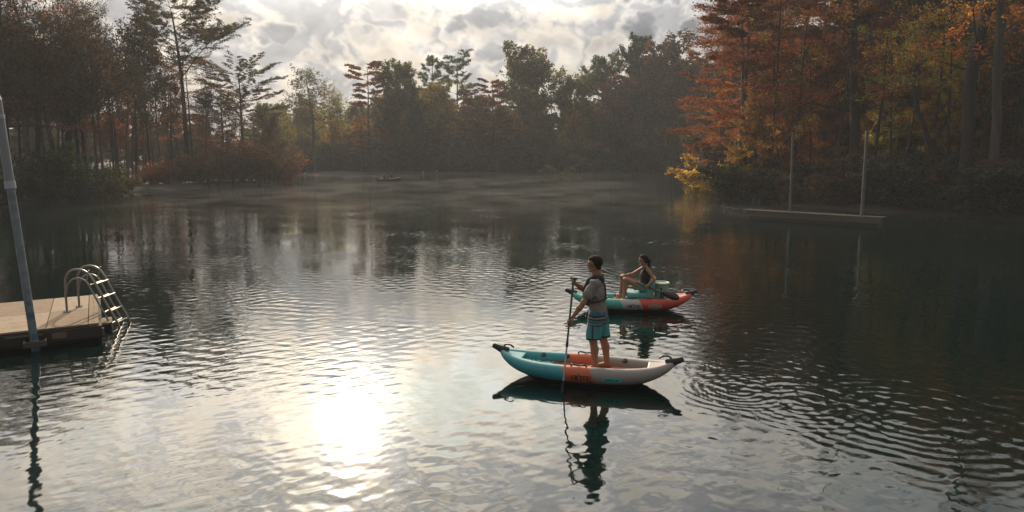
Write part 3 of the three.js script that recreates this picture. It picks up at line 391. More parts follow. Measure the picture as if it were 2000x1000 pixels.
// ------------------------------------------------------------------ materials of the man-made things
const M = {
  black: std(0.012, 0.012, 0.014, 0.5), rubber: std(0.02, 0.02, 0.022, 0.65), steel: std(0.25, 0.235, 0.215, 0.38, { metalness: 0.9 }), galv: std(0.1, 0.1, 0.1, 0.65, { metalness: 0.2, specularIntensity: 0.5 }), cord: std(0.02, 0.022, 0.026, 0.8),
  shaft: std(0.018, 0.018, 0.02, 0.3, { clearcoat: 0.4 }), alu: std(0.34, 0.34, 0.35, 0.35, { metalness: 0.8 }), dark: std(0.016, 0.013, 0.011, 0.9),
};
function canvas(w, h, draw, srgb = true) { const c = document.createElement('canvas'); c.width = w; c.height = h; draw(c.getContext('2d'), w, h); const t = new THREE.CanvasTexture(c); if (srgb) t.colorSpace = THREE.SRGBColorSpace; t.wrapS = t.wrapT = THREE.RepeatWrapping; return t; }
// ------------------------------------------------------------------ inflatable kayaks
const KL = 1.33;
const kSide = (t) => 0.34 * Math.pow(Math.max(0, 1 - Math.pow(Math.abs(t), 2.6)), 0.75), kRise = (t) => 0.182 + 0.165 * Math.pow(Math.abs(t), 4.6), kRad = (t) => 0.116 * (1 - 0.62 * Math.pow(Math.abs(t), 5));
function sideTube(sgn) { // u along the boat, v round the tube with 0.5 facing outwards
  const nu = 72, nv = 28, pos = [], uv = [], idx = [];
  for (let i = 0; i <= nu; i++) { const t = -1 + 2 * i / nu, z = kSide(t) * sgn, y = kRise(t), r = kRad(t), e = 0.01, dz = sgn * (kSide(Math.min(1, t + e)) - kSide(Math.max(-1, t - e))) / (2 * e * KL), l = Math.hypot(1, dz), ax = -dz / l * sgn, az = 1 / l * sgn;
    for (let j = 0; j <= nv; j++) { const f = (j / nv - 0.5) * 2 * Math.PI, c = Math.cos(f) * r, s = Math.sin(f) * r; pos.push(t * KL + ax * c, y + s * 1.04, z + az * c); uv.push(i / nu, j / nv); } }
  for (let i = 0; i < nu; i++) for (let j = 0; j < nv; j++) { const a = i * (nv + 1) + j, b = a + nv + 1; if (sgn > 0) idx.push(a, b, a + 1, a + 1, b, b + 1); else idx.push(a, a + 1, b, a + 1, b + 1, b); }
  const g = new THREE.BufferGeometry(); g.setAttribute('position', new THREE.Float32BufferAttribute(pos, 3)); g.setAttribute('uv', new THREE.Float32BufferAttribute(uv, 2)); g.setIndex(idx); g.computeVertexNormals(); return g;
}
function letters(c, word, x, y, h, w, lw) { // blocky wide lettering drawn with strokes, each letter in a w x h cell
  const G = { B: [[0, 0.25, 0, 1, 1, 1, 1, 0.55, 0.25, 0.55], [0, 0.1, 0.95, 0.1, 1, 0.3, 1, 0.55]], O: [[0, 0.1, 1, 0.1, 1, 1, 0, 1, 0, 0.1], [0.2, -0.16, 0.8, -0.16]], T: [[0, 0.1, 1, 0.1], [0.5, 0.1, 0.5, 1]], E: [[1, 0.1, 0, 0.1, 0, 1, 1, 1], [0.1, 0.55, 0.95, 0.55]], Z: [[0, 0, 1, 0, 0, 1, 1, 1]], P: [[0, 1, 0, 0, 1, 0, 1, 0.55, 0, 0.55]], L: [[0, 0, 0, 1, 1, 1]], I: [[0.5, 0, 0.5, 1]], N: [[0, 1, 0, 0, 1, 1, 1, 0]] };
  c.lineWidth = lw; c.lineJoin = 'miter'; c.lineCap = 'butt';
  [...word].forEach((ch, i) => { for (const s of G[ch]) { c.beginPath(); for (let k = 0; k < s.length; k += 2) c[k ? 'lineTo' : 'moveTo'](x + (i * 1.22 + s[k]) * w, y + s[k + 1] * h); c.stroke(); } });
}
function kayakSkin(bow, mid, stern, ink, oval, line, printed) {
  return canvas(2048, printed ? 1024 : 512, (c, w, h) => {
    const X = (x) => (x / KL * 0.5 + 0.5) * w; // metres along the boat to pixels; canvas y: top of the outer face is above the middle
    c.fillStyle = bow; c.fillRect(0, 0, w, h);
    const zone = (top, low, col) => { c.fillStyle = col; c.beginPath(); c.moveTo(X(top), 0); for (let k = 0; k <= 20; k++) { const v = k / 20, q = Math.abs(v - 0.5) * 2; c.lineTo(X(lerp(top, low, v < 0.5 ? smooth(0.2, 0.8, v) : smooth(0.2, 0.8, v))), v * h); } c.lineTo(w, h); c.lineTo(w, 0); c.fill(); };
    zone(-0.3, -0.18, mid); zone(0.12, 0.25, stern);
    c.globalAlpha = 0.16; const r = rng(9); for (let i = 0; i < 900; i++) { c.fillStyle = r() < 0.5 ? '#0d1418' : '#e8e4da'; c.fillRect(r() * w, r() * h, 1 + r() * 26, 1 + r() * 2); } c.globalAlpha = 1;
    if (!printed) return;
    c.strokeStyle = line; c.lineWidth = 7; c.globalAlpha = 0.75; // contour emblem on the bow
    for (const [k, open] of [[1, 0], [0.8, 0]]) { c.beginPath(); for (let i = 0; i <= 6; i++) { const a = i * Math.PI / 3, x = X(-0.6) + Math.cos(a) * 150 * k, y = h * 0.53 + Math.sin(a) * 175 * k; c[i ? 'lineTo' : 'moveTo'](x, y); } c.stroke(); }
    c.lineWidth = 12; c.beginPath(); [[60, -70], [-40, -70], [-75, -20], [-75, 45], [-30, 80], [40, 80], [80, 40], [60, 0], [-20, 0], [-25, 40], [30, 38]].forEach(([x, y], i) => c[i ? 'lineTo' : 'moveTo'](X(-0.6) + x, h * 0.53 + y)); c.stroke();
    c.lineWidth = 6; for (let k = 0; k < 3; k++) { c.beginPath(); for (let i = 0; i < 12; i++) c[i ? 'lineTo' : 'moveTo'](X(-1.15) + i * 26 + k * 8, h * (0.36 + k * 0.07) + Math.sin(i * 0.9 + k) * 22); c.stroke(); }
    c.globalAlpha = 1; c.strokeStyle = ink; letters(c, 'BOTE', X(-0.12), h * 0.48, 92, 47, 17);
    c.fillStyle = ink; c.beginPath(); c.moveTo(X(0.1), h * 0.615); c.lineTo(X(0.18), h * 0.595); c.lineTo(X(0.17), h * 0.65); c.lineTo(X(0.13), h * 0.66); c.fill();
    c.fillStyle = oval; c.beginPath(); c.ellipse(X(0.47), h * 0.535, 112, 50, 0.02, 0, 7); c.fill(); c.strokeStyle = ink; c.globalAlpha = 0.8; letters(c, 'ZEPPELIN', X(0.365), h * 0.51, 46, 15, 6); c.globalAlpha = 1;
  });
}
function strip(fn, n, th = 0.012) { // a sheet with thickness between two edges: fn(i/n) gives left and right points
  const pos = [], idx = [], uv = [], thick = th; for (let i = 0; i <= n; i++) { const [a, b] = fn(i / n), th = typeof thick === 'function' ? thick(i / n) : thick; pos.push(...a.toArray(), ...b.toArray(), a.x, a.y - th, a.z, b.x, b.y - th, b.z); uv.push(a.x, a.z, b.x, b.z, a.x, a.z, b.x, b.z); }
  const q = (a, b, c, d) => idx.push(a, b, c, c, b, d);
  for (let i = 0; i < n; i++) { const o = i * 4; q(o, o + 1, o + 4, o + 5); q(o + 2, o + 6, o + 3, o + 7); q(o, o + 4, o + 2, o + 6); q(o + 1, o + 3, o + 5, o + 7); } q(0, 2, 1, 3); const e = n * 4; q(e, e + 1, e + 2, e + 3);
  const g = new THREE.BufferGeometry(); g.setAttribute('position', new THREE.Float32BufferAttribute(pos, 3)); g.setAttribute('uv', new THREE.Float32BufferAttribute(uv, 2)); g.setIndex(idx); g.computeVertexNormals(); return g;
}
function makeKayak(label, pos, turn, skin) {
  const t = thing('inflatable_kayak', label, 'kayak', pos, turn);
  const pvc = (map, c) => new THREE.MeshPhysicalMaterial({ map: map || null, color: map ? 0xffffff : c, roughness: 0.42, clearcoat: 0.15, clearcoatRoughness: 0.4, side: THREE.DoubleSide });
  part('side_tube', sideTube(1), pvc(kayakSkin(...skin, true)), t); part('side_tube', sideTube(-1), pvc(kayakSkin(...skin, false)), t);
  const bowM = pvc(null, skin[0]), sternM = pvc(null, skin[2]);
  const fl = canvas(1024, 256, (c, w, h) => { c.fillStyle = skin[6]; c.fillRect(0, 0, w, h); c.strokeStyle = skin[7]; c.lineWidth = 5; const r = rng(4); for (let k = 0; k < 26; k++) { const x = r() * w, y = r() * h, s = 20 + r() * 60; c.beginPath(); for (let i = 0; i <= 14; i++) { const a = i / 14 * 6.283, q = s * (1 + 0.3 * Math.sin(a * 3 + k)); c[i ? 'lineTo' : 'moveTo'](x + Math.cos(a) * q * 1.6, y + Math.sin(a) * q); } c.stroke(); } c.fillStyle = skin[8]; c.fillRect(0, 0, w * 0.3, h); });
  fl.repeat.set(1 / (2 * KL), 1 / 0.7); fl.offset.set(0.5, 0.5);
  part('cockpit_floor', strip((f) => { const s = lerp(-0.985, 0.985, f), z = Math.max(kSide(s) - 0.02, 0.012), y = 0.176 + 0.15 * Math.pow(Math.abs(s), 3.5); return [V(s * KL, y, -z), V(s * KL, y, z)]; }, 40), new THREE.MeshPhysicalMaterial({ map: fl, roughness: 0.85 }), t);
  part('hull_bottom', strip((f) => { const s = lerp(-0.93, 0.93, f), z = Math.max(kSide(s) - 0.05, 0.012), y = 0.1 + 0.16 * Math.pow(Math.abs(s), 3.4); return [V(s * KL, y, -z), V(s * KL, y, z)]; }, 40, (f) => 0.012 + 0.12 * Math.pow(Math.max(0, 1 - (2 * f - 1) ** 2), 0.8)), M.rubber, t);
  for (const s of [-1, 1]) {
    part(s < 0 ? 'bow_deck' : 'stern_deck', strip((f) => { const k = s * lerp(0.73, 0.985, f), z = kSide(k) + 0.02, y = kRise(k) + kRad(k) * 0.86; return [V(k * KL, y, -z), V(k * KL, y, z)]; }, 12), s < 0 ? bowM : sternM, t);
    part(s < 0 ? 'bow_bulkhead' : 'stern_bulkhead', strip((f) => { const z = kSide(0.73) - 0.04, y = lerp(0.2, kRise(0.73) + kRad(0.73) * 0.8, f), x = s * KL * lerp(0.76, 0.735, f); return [V(x, y, -z), V(x, y, z)]; }, 2), s < 0 ? bowM : sternM, t);
    const cap = new THREE.LatheGeometry([[0.001, 0.27], [0.03, 0.268], [0.042, 0.25], [0.045, 0.2], [0.062, 0.1], [0.078, 0.02], [0.074, 0]].map(([r, y]) => new THREE.Vector2(r, y)), 18); cap.scale(1, 1, 0.8); cap.rotateZ(s < 0 ? 1.2 : -1.2); cap.translate(s * (KL - 0.09), 0.34, 0);
    part(s < 0 ? 'bow_cap' : 'stern_cap', cap, M.rubber, t);
    part('carry_handle', tube([V(s * (KL - 0.2), 0.43, 0.03), V(s * (KL - 0.15), 0.465, 0.03), V(s * (KL - 0.06), 0.46, -0.01), V(s * (KL - 0.02), 0.43, -0.03)], 0.014, 7), M.black, t);
  }
  for (const z of [-1, 1]) { const r = kSide(-0.03), y = kRise(0) + 0.114; part('grab_handle', tube([V(-0.16, y, z * (r - 0.01)), V(-0.14, y + 0.035, z * r), V(-0.03, y + 0.022, z * (r + 0.012)), V(0.06, y + 0.034, z * r), V(0.08, y, z * (r - 0.01))], 0.012, 7), M.black, t); }
  for (const [x, z] of [[-0.62, 1], [-0.32, -1], [-0.7, -1], [0.62, 1], [0.6, -1], [0.3, 1]]) { const tt = x / KL, a = kSide(tt) - 0.08, ring = new THREE.TorusGeometry(0.022, 0.006, 6, 12); ring.rotateX(1.2); ring.translate(x, kRise(tt) + 0.09, z * a); const p = new THREE.CylinderGeometry(0.04, 0.044, 0.012, 14); p.rotateX(-z * 0.6); p.translate(x, kRise(tt) + 0.09, z * a); part('ring_patch', merge([ring, p]), M.black, t); }
  part('bungee_cord', merge([[[-0.86, 0.2, 0.2], [-0.6, 0.2, -0.22]], [[-0.6, 0.2, 0.22], [-0.86, 0.2, -0.2]], [[-0.6, 0.19, 0.22], [-0.36, 0.185, -0.24]], [[-0.36, 0.185, 0.24], [-0.6, 0.19, -0.22]], [[-0.86, 0.2, -0.2], [-0.86, 0.2, 0.2]]].map(([a, b]) => tube([V(...a), V((a[0] + b[0]) / 2, a[1] + 0.02, (a[2] + b[2]) / 2), V(...b)], 0.006, 5))), M.cord, t);
  return t;
}
const K1 = { pos: V(1.13, 0, -10.34), turn: -15.1 * R }, K2 = { pos: V(2.7, 0, -15.25), turn: -3 * R };
makeKayak('turquoise, orange and grey inflatable kayak carrying the standing man', K1.pos, K1.turn, ['#2b868c', '#b9542c', '#877e76', '#171514', '#36b0ac', '#17555f', '#a4582f', '#6b3a22', '#86bdb6']);
makeKayak('mint, white and red inflatable kayak carrying the seated woman', K2.pos, K2.turn, ['#46998a', '#a7a19a', '#b83c28', '#17181a', '#57b39c', '#2f7a6d', '#5fae9c', '#3f8577', '#67b3a2']);

// ------------------------------------------------------------------ figures: smooth fields of tapered capsules, meshed as surface nets
const cap_ = (a, b, ra, rb = ra) => ({ a, b, ra, rb });
function dCap(c, x, y, z) { const [ax, ay, az] = c.a, bx = c.b[0] - ax, by = c.b[1] - ay, bz = c.b[2] - az, px = x - ax, py = y - ay, pz = z - az, l = bx * bx + by * by + bz * bz, t = l ? clamp((px * bx + py * by + pz * bz) / l, 0, 1) : 0; const sx = c.sx || 1, sz = c.sz || 1, dx = (px - bx * t) / sx, dy = py - by * t, dz = (pz - bz * t) / sz; return Math.hypot(dx, dy, dz) - lerp(c.ra, c.rb, t); }
const smin = (a, b, k) => { const h = Math.max(k - Math.abs(a - b), 0) / k; return Math.min(a, b) - h * h * k * 0.25; };
const field = (caps, k, grow = 0) => (x, y, z) => { let d = 1e9; for (const c of caps) d = smin(d, dCap(c, x, y, z), c.k || k); return d - grow; };
function net(f, lo, hi, s) {
  const n = [0, 1, 2].map((i) => Math.ceil((hi[i] - lo[i]) / s) + 1), val = new Float32Array(n[0] * n[1] * n[2]), id = new Int32Array(val.length).fill(-1), pos = [], idx = [], I = (x, y, z) => (z * n[1] + y) * n[0] + x;
  for (let z = 0; z < n[2]; z++) for (let y = 0; y < n[1]; y++) for (let x = 0; x < n[0]; x++) val[I(x, y, z)] = f(lo[0] + x * s, lo[1] + y * s, lo[2] + z * s);
  const C = []; for (let k = 0; k < 8; k++) C.push([k & 1, (k >> 1) & 1, k >> 2]);
  const E = []; for (let a = 0; a < 8; a++) for (const b of [1, 2, 4]) if (!(a & b)) E.push([a, a | b]);
  for (let z = 0; z < n[2] - 1; z++) for (let y = 0; y < n[1] - 1; y++) for (let x = 0; x < n[0] - 1; x++) {
    const v = C.map(([a, b, c]) => val[I(x + a, y + b, z + c)]); let m = 0; v.forEach((q, k) => { if (q < 0) m |= 1 << k; }); if (m === 0 || m === 255) continue;
    let p = [0, 0, 0], k = 0; for (const [a, b] of E) if ((v[a] < 0) !== (v[b] < 0)) { const t = v[a] / (v[a] - v[b]); for (let i = 0; i < 3; i++) p[i] += lerp(C[a][i], C[b][i], t); k++; }
    id[I(x, y, z)] = pos.length / 3; pos.push(lo[0] + (x + p[0] / k) * s, lo[1] + (y + p[1] / k) * s, lo[2] + (z + p[2] / k) * s);
  }
  const quad = (a, b, c, d, flip) => { if (a < 0 || b < 0 || c < 0 || d < 0) return; if (flip) idx.push(a, c, b, b, c, d); else idx.push(a, b, c, b, d, c); };
  for (let z = 1; z < n[2] - 1; z++) for (let y = 1; y < n[1] - 1; y++) for (let x = 1; x < n[0] - 1; x++) {
    const q = val[I(x, y, z)] < 0;
    if (q !== val[I(x + 1, y, z)] < 0) quad(id[I(x, y - 1, z - 1)], id[I(x, y, z - 1)], id[I(x, y - 1, z)], id[I(x, y, z)], !q);
    if (q !== val[I(x, y + 1, z)] < 0) quad(id[I(x - 1, y, z - 1)], id[I(x - 1, y, z)], id[I(x, y, z - 1)], id[I(x, y, z)], !q);
    if (q !== val[I(x, y, z + 1)] < 0) quad(id[I(x - 1, y - 1, z)], id[I(x, y - 1, z)], id[I(x - 1, y, z)], id[I(x, y, z)], !q);
  }
  const g = new THREE.BufferGeometry(); g.setAttribute('position', new THREE.Float32BufferAttribute(pos, 3)); g.setIndex(idx);
  const nor = new Float32Array(pos.length), e = s * 0.4; for (let i = 0; i < pos.length; i += 3) { const [x, y, z] = [pos[i], pos[i + 1], pos[i + 2]]; const v = V(f(x + e, y, z) - f(x - e, y, z), f(x, y + e, z) - f(x, y - e, z), f(x, y, z + e) - f(x, y, z - e)).normalize(); nor.set([v.x, v.y, v.z], i); }
  g.setAttribute('normal', new THREE.BufferAttribute(nor, 3)); return g;
}
function paint(g, fn) { const p = g.attributes.position, c = new Float32Array(p.count * 3); for (let i = 0; i < p.count; i++) c.set(fn(p.getX(i), p.getY(i), p.getZ(i)), i * 3); g.setAttribute('color', new THREE.BufferAttribute(c, 3)); return g; }
function joinNets(gs) { const g = mergeGeometries(gs.map((q) => { const k = new THREE.BufferGeometry(); for (const n of ['position', 'normal', 'color']) k.setAttribute(n, q.attributes[n]); k.setIndex(q.index); return k; })); return g; }
const add3 = (a, b, k = 1) => [a[0] + b[0] * k, a[1] + b[1] * k, a[2] + b[2] * k], vec = (v) => [v.x, v.y, v.z];
// a fist round a shaft: axis along the shaft, palm on the side the wrist comes from
function fist(c, axis, wrist, s = 1) {
  const A = V(...axis).normalize(), W = V(...wrist).sub(V(...c)); W.addScaledVector(A, -W.dot(A)).normalize(); const Tn = A.clone().cross(W), P = (along, ang, r) => vec(V(...c).addScaledVector(A, along * s).addScaledVector(W, Math.cos(ang) * r * s).addScaledVector(Tn, Math.sin(ang) * r * s)), caps = [];
  caps.push(cap_(P(-0.03, 0, 0.032), P(0.03, 0, 0.032), 0.02 * s), cap_(P(0, 0, 0.034), wrist, 0.026 * s, 0.024 * s), cap_(P(-0.028, 0.5, 0.034), P(0.028, 0.5, 0.034), 0.014 * s));
  const fr = []; [-0.033, -0.011, 0.011, 0.033].forEach((al, i) => { const len = [0.85, 1, 0.96, 0.8][i]; for (let k = 0; k < 3; k++) fr.push({ ...cap_(P(al, 0.6 + k * 1.15 * len, 0.029), P(al, 0.6 + (k + 1) * 1.15 * len, 0.027), (0.0105 - k * 0.001) * s, (0.0095 - k * 0.001) * s), k: 0.004 }); });
  fr.push({ ...cap_(P(0.036, -0.3, 0.032), P(0.03, -1.3, 0.03), 0.013 * s, 0.011 * s), k: 0.006 }, { ...cap_(P(0.03, -1.3, 0.03), P(0.016, -2.2, 0.029), 0.011 * s, 0.009 * s), k: 0.006 });
  return [...caps.map((q) => ({ ...q, k: 0.012 })), ...fr];
}
const bounds = (caps, m = 0.06) => { const lo = [9, 9, 9], hi = [-9, -9, -9]; for (const c of caps) for (const p of [c.a, c.b]) for (let i = 0; i < 3; i++) { const r = Math.max(c.ra, c.rb) * Math.max(c.sx || 1, c.sz || 1); lo[i] = Math.min(lo[i], p[i] - r - m); hi[i] = Math.max(hi[i], p[i] + r + m); } return [lo, hi]; };
// a head that looks along -x, turned and tipped by a matrix; returns skin net (coloured) and hair net
function head(c, s, skin, hairFn, turn, tip, hairCol) {
  const q = new THREE.Matrix4().makeRotationY(turn).multiply(new THREE.Matrix4().makeRotationZ(tip)), inv = q.clone().invert(), t = V(0, 0, 0), L = (x, y, z) => { t.set(x - c[0], y - c[1], z - c[2]).applyMatrix4(inv).multiplyScalar(1 / s); return [t.x, t.y, t.z]; };
  const caps = [{ ...cap_([0.018, 0.03, 0], [-0.012, 0.035, 0], 0.088, 0.082), sz: 0.88 }, { ...cap_([-0.03, 0, 0], [-0.045, -0.075, 0], 0.068, 0.036), sz: 0.86 }, { ...cap_([-0.055, -0.095, 0], [-0.066, -0.092, 0], 0.024, 0.02), k: 0.03 }, { ...cap_([-0.005, -0.06, 0.028], [-0.055, -0.092, 0.012], 0.03, 0.022), k: 0.03 }, { ...cap_([-0.005, -0.06, -0.028], [-0.055, -0.092, -0.012], 0.03, 0.022), k: 0.03 },
    { ...cap_([-0.084, 0.012, 0], [-0.108, -0.028, 0], 0.012, 0.015), k: 0.014 }, { ...cap_([-0.098, -0.032, 0.012], [-0.098, -0.032, -0.012], 0.01), k: 0.01 }, { ...cap_([-0.086, 0.026, 0.03], [-0.086, 0.026, -0.03], 0.014), k: 0.02 }, { ...cap_([-0.089, -0.056, 0.014], [-0.089, -0.056, -0.014], 0.01), k: 0.012 }, { ...cap_([-0.085, -0.068, 0.012], [-0.085, -0.068, -0.012], 0.01), k: 0.01 },
    { ...cap_([0.012, 0.02, 0.08], [0.016, -0.018, 0.078], 0.014, 0.009), k: 0.008 }, { ...cap_([0.012, 0.02, -0.08], [0.016, -0.018, -0.078], 0.014, 0.009), k: 0.008 }, { ...cap_([0.025, -0.04, 0], [0.045, -0.17, 0], 0.054, 0.058), k: 0.03 }];
  const base = field(caps, 0.03), fl = (x, y, z) => { let d = base(x, y, z); for (const e of [0.03, -0.03]) { const r = Math.hypot(x + 0.083, y - 0.006, z - e) - 0.014; d = Math.max(d, -(r + 0.004)); d = smin(d, Math.hypot(x + 0.07, y - 0.006, z - e * 0.95) - 0.0125, 0.002); } return d; };
  const w = (fn) => (x, y, z) => { const p = L(x, y, z); return fn(p[0], p[1], p[2]) * s; };
  const g = net(w(fl), add3(c, [-0.15 * s, -0.19 * s, -0.13 * s]), add3(c, [0.15 * s, 0.15 * s, 0.13 * s]), 0.0065 * s);
  paint(g, (X, Y, Z) => { const [x, y, z] = L(X, Y, Z), az = Math.abs(z); if (x < -0.068 && Math.hypot(y - 0.006, az - 0.03) < 0.011) return Math.hypot(y - 0.006, az - 0.031) < 0.005 ? [0.015, 0.01, 0.008] : [0.4, 0.37, 0.34]; if (x < -0.075 && Math.abs(y - 0.028) < 0.005 && az > 0.012 && az < 0.048) return hairCol; if (x < -0.08 && Math.abs(y + 0.062) < 0.009 && az < 0.024) return [skin[0] * 0.85, skin[1] * 0.55, skin[2] * 0.6]; return skin; });
  const hd = hairFn(base), h = net(w(hd), add3(c, [-0.16 * s, -0.34 * s, -0.15 * s]), add3(c, [0.24 * s, 0.17 * s, 0.15 * s]), 0.007 * s);
  return [g, h];
}
const skinM = new THREE.MeshPhysicalMaterial({ vertexColors: true, roughness: 0.55, specularIntensity: 0.6 });
const fabric = (r, g, b) => { const m = std(r, g, b, 0.92, { sheen: 0.3, sheenRoughness: 0.6 }); m.sheenColor = new THREE.Color(0.5, 0.5, 0.5); return m; };
const foldNoise = (x, y, z) => 0.0045 * Math.sin(x * 31 + y * 25 + Math.sin(z * 30 + y * 9) * 1.6) + 0.0025 * Math.sin(y * 40 - z * 47 + x * 35);

{ // the standing man; all joints in the frame of his kayak
  const t = thing('person', 'man in grey shirt, striped teal shorts and dark life vest standing with a paddle', 'person', K1.pos, K1.turn);
  const sk = [0.29, 0.135, 0.08], S1 = [0.165, 1.555, 0.185], E1 = [0.015, 1.27, 0.275], W1 = [-0.142, 1.045, 0.336], H1 = [-0.18, 0.985, 0.377], S2 = [0.15, 1.555, -0.185], E2 = [-0.045, 1.4, -0.1], W2 = [-0.135, 1.53, 0.145], H2 = [-0.15, 1.575, 0.215];
  const hip = [[0.175, 1.04, 0.095], [0.215, 1.04, -0.09]], knee = [[0.14, 0.655, 0.1], [0.262, 0.65, -0.115]], ank = [[0.165, 0.255, 0.095], [0.33, 0.255, -0.14]];
  const arm = (S, E, W) => [cap_(S, E, 0.053, 0.041), cap_(lerp3(S, E, 0.25), lerp3(S, E, 0.6), 0.05, 0.046), cap_(E, lerp3(E, W, 0.35), 0.041, 0.042), cap_(lerp3(E, W, 0.35), W, 0.042, 0.027)];
  function lerp3(a, b, u) { return [lerp(a[0], b[0], u), lerp(a[1], b[1], u), lerp(a[2], b[2], u)]; }
  const leg = (h, k, a, toe) => [cap_(h, k, 0.085, 0.058), cap_(k, add3(lerp3(k, a, 0.35), [0.022, 0, 0]), 0.055, 0.056), cap_(add3(lerp3(k, a, 0.35), [0.022, 0, 0]), a, 0.056, 0.036), cap_(k, a, 0.044, 0.034), cap_(add3(a, [0.03, -0.045, 0]), add3(a, toe), 0.036, 0.024), cap_(add3(a, [-0.02, -0.035, 0]), add3(a, [toe[0] * 0.6, toe[1] + 0.012, toe[2] * 0.6]), 0.034, 0.028)];
  const toes = (a, toe) => [-0.03, -0.014, 0.002, 0.016, 0.029].map((z, i) => ({ ...cap_(add3(a, [toe[0] + 0.03, toe[1] - 0.002, toe[2] + z]), add3(a, [toe[0] - 0.02 + i * 0.006, toe[1] - 0.008, toe[2] + z]), i ? 0.011 : 0.014, i ? 0.009 : 0.012), k: 0.006 }));
  const torso = [{ ...cap_([0.2, 1.05, 0], [0.19, 1.16, 0], 0.11, 0.105), sz: 1.3 }, { ...cap_([0.19, 1.18, 0], [0.17, 1.4, 0], 0.105, 0.125), sz: 1.36 }, { ...cap_([0.17, 1.4, 0], [0.168, 1.5, 0], 0.122, 0.088), sz: 1.5 }, cap_([0.165, 1.55, 0.13], [0.165, 1.55, -0.13], 0.062), cap_([0.17, 1.56, 0.05], [0.16, 1.61, 0], 0.05), cap_([0.17, 1.56, -0.05], [0.16, 1.61, 0], 0.05), cap_([0.165, 1.55, 0], [0.15, 1.7, 0], 0.062, 0.055)];
  const A1 = arm(S1, E1, W1), A2 = arm(S2, E2, W2), toe = [-0.165, -0.06, 0.02], L1 = leg(hip[0], knee[0], ank[0], toe), L2 = leg(hip[1], knee[1], ank[1], [-0.16, -0.06, -0.02]);
  const body = [...torso, ...A1, ...A2, ...L1, ...L2], feet = [...toes(ank[0], toe), ...toes(ank[1], [-0.16, -0.06, -0.02])];
  const gb = paint(net(field([...body, ...feet], 0.03), [-0.25, 0.14, -0.34], [0.46, 1.74, 0.46], 0.0125), () => sk);
  const ax = [0.028, 0.6, -0.165], h1 = fist(H1, ax, W1), h2 = fist(H2, ax, W2);
  const [hd, hair] = head([0.142, 1.815, 0.0], 1.0, sk, (b) => (x, y, z) => Math.max(b(x, y, z) - 0.01 - 0.01 * smooth(-0.02, 0.1, y) - 0.0025 * Math.sin(x * 240 + z * 90) * Math.sin(y * 170), lerp(-0.075, 0.075, smooth(0.05, -0.06, x)) - y), 0.12, 0.03, [0.03, 0.018, 0.012]);
  part('body', joinNets([gb, hd, ...[h1, h2].map((h) => paint(net(field(h, 0.012), ...bounds(h, 0.02), 0.0055), () => sk))]), skinM, t);
  part('hair', hair, std(0.018, 0.01, 0.007, 0.85, { specularIntensity: 0.35 }), t);
  const shirtF = field([...torso, cap_(S1, lerp3(S1, E1, 0.62), 0.062, 0.064), cap_(S2, lerp3(S2, E2, 0.62), 0.062, 0.064)], 0.03);
  part('shirt', net((x, y, z) => Math.max(shirtF(x, y, z) - 0.014 - foldNoise(x, y, z) - 0.012 * smooth(1.3, 1.1, y), 1.075 + 0.008 * Math.sin(z * 40) - y, y - 1.612 - 0.18 * Math.max(0, x - 0.16)), [-0.1, 1.03, -0.34], [0.44, 1.72, 0.4], 0.0105), fabric(0.2, 0.175, 0.155), t);
  const shortsF = field([{ ...cap_([0.2, 1.03, 0], [0.195, 1.12, 0], 0.115, 0.11), sz: 1.3 }, cap_(hip[0], add3(knee[0], [0.005, 0.02, 0]), 0.1, 0.098), cap_(hip[1], add3(knee[1], [0.005, 0.02, 0]), 0.1, 0.096)], 0.03);
  const stripes = (y) => (y > 1.06 ? [0.02, 0.12, 0.17] : y > 1.035 ? [0.02, 0.028, 0.04] : y > 1.008 ? [0.26, 0.2, 0.19] : y > 0.985 ? [0.02, 0.03, 0.045] : y > 0.96 ? [0.03, 0.19, 0.22] : y > 0.945 ? [0.02, 0.03, 0.045] : y > 0.918 ? [0.22, 0.16, 0.17] : y > 0.9 ? [0.02, 0.03, 0.045] : [0.05, 0.235, 0.235]);
  const gs = paint(net((x, y, z) => Math.max(shortsF(x, y, z) - 0.018 - foldNoise(x, y * 0.6, z), y - 1.115, 0.675 - y + 0.35 * Math.max(0, 0.14 - Math.abs(x - 0.17)) * 0.4 - 0.01), [-0.02, 0.6, -0.3], [0.46, 1.16, 0.3], 0.0105), (x, y, z) => (y < 0.7 || (Math.abs(x - 0.15) < 0.008 && z > 0.1 && y < 0.9) ? [0.014, 0.02, 0.026] : stripes(y + 0.03 * (x - 0.17))));
  const sm = fabric(1, 1, 1); sm.vertexColors = true; part('shorts', gs, sm, t);
  const vest = []; for (const s of [1, -1]) { const pts = [[0.255, 1.585, 0.0], [0.235, 1.625, 0.07 * s], [0.16, 1.645, 0.115 * s], [0.07, 1.58, 0.12 * s], [0.02, 1.46, 0.11 * s], [0.015, 1.33, 0.1 * s], [0.045, 1.22, 0.085 * s]]; for (let i = 0; i < pts.length - 1; i++) vest.push(cap_(pts[i], pts[i + 1], [0.036, 0.036, 0.034, 0.036, 0.042, 0.044][i], [0.036, 0.034, 0.036, 0.042, 0.044, 0.036][i])); }
  part('life_vest', net(field(vest, 0.02), ...bounds(vest, 0.03), 0.0095), fabric(0.035, 0.03, 0.042), t);
  const waist = []; for (let i = 0; i < 20; i++) { const a = i / 20 * 6.2832; waist.push(V(0.178 + Math.cos(a) * 0.155, 1.27 + Math.cos(a) * 0.035, Math.sin(a) * 0.2)); }
  const bs = tube(waist, 0.013, 6, 50, true); part('strap', bs, M.black, t);
  part('strap', tube([V(0.262, 1.6, 0.04), V(0.305, 1.5, 0.06), V(0.316, 1.4, 0.05), V(0.32, 1.3, 0.03)], 0.014, 6), M.black, t);
}
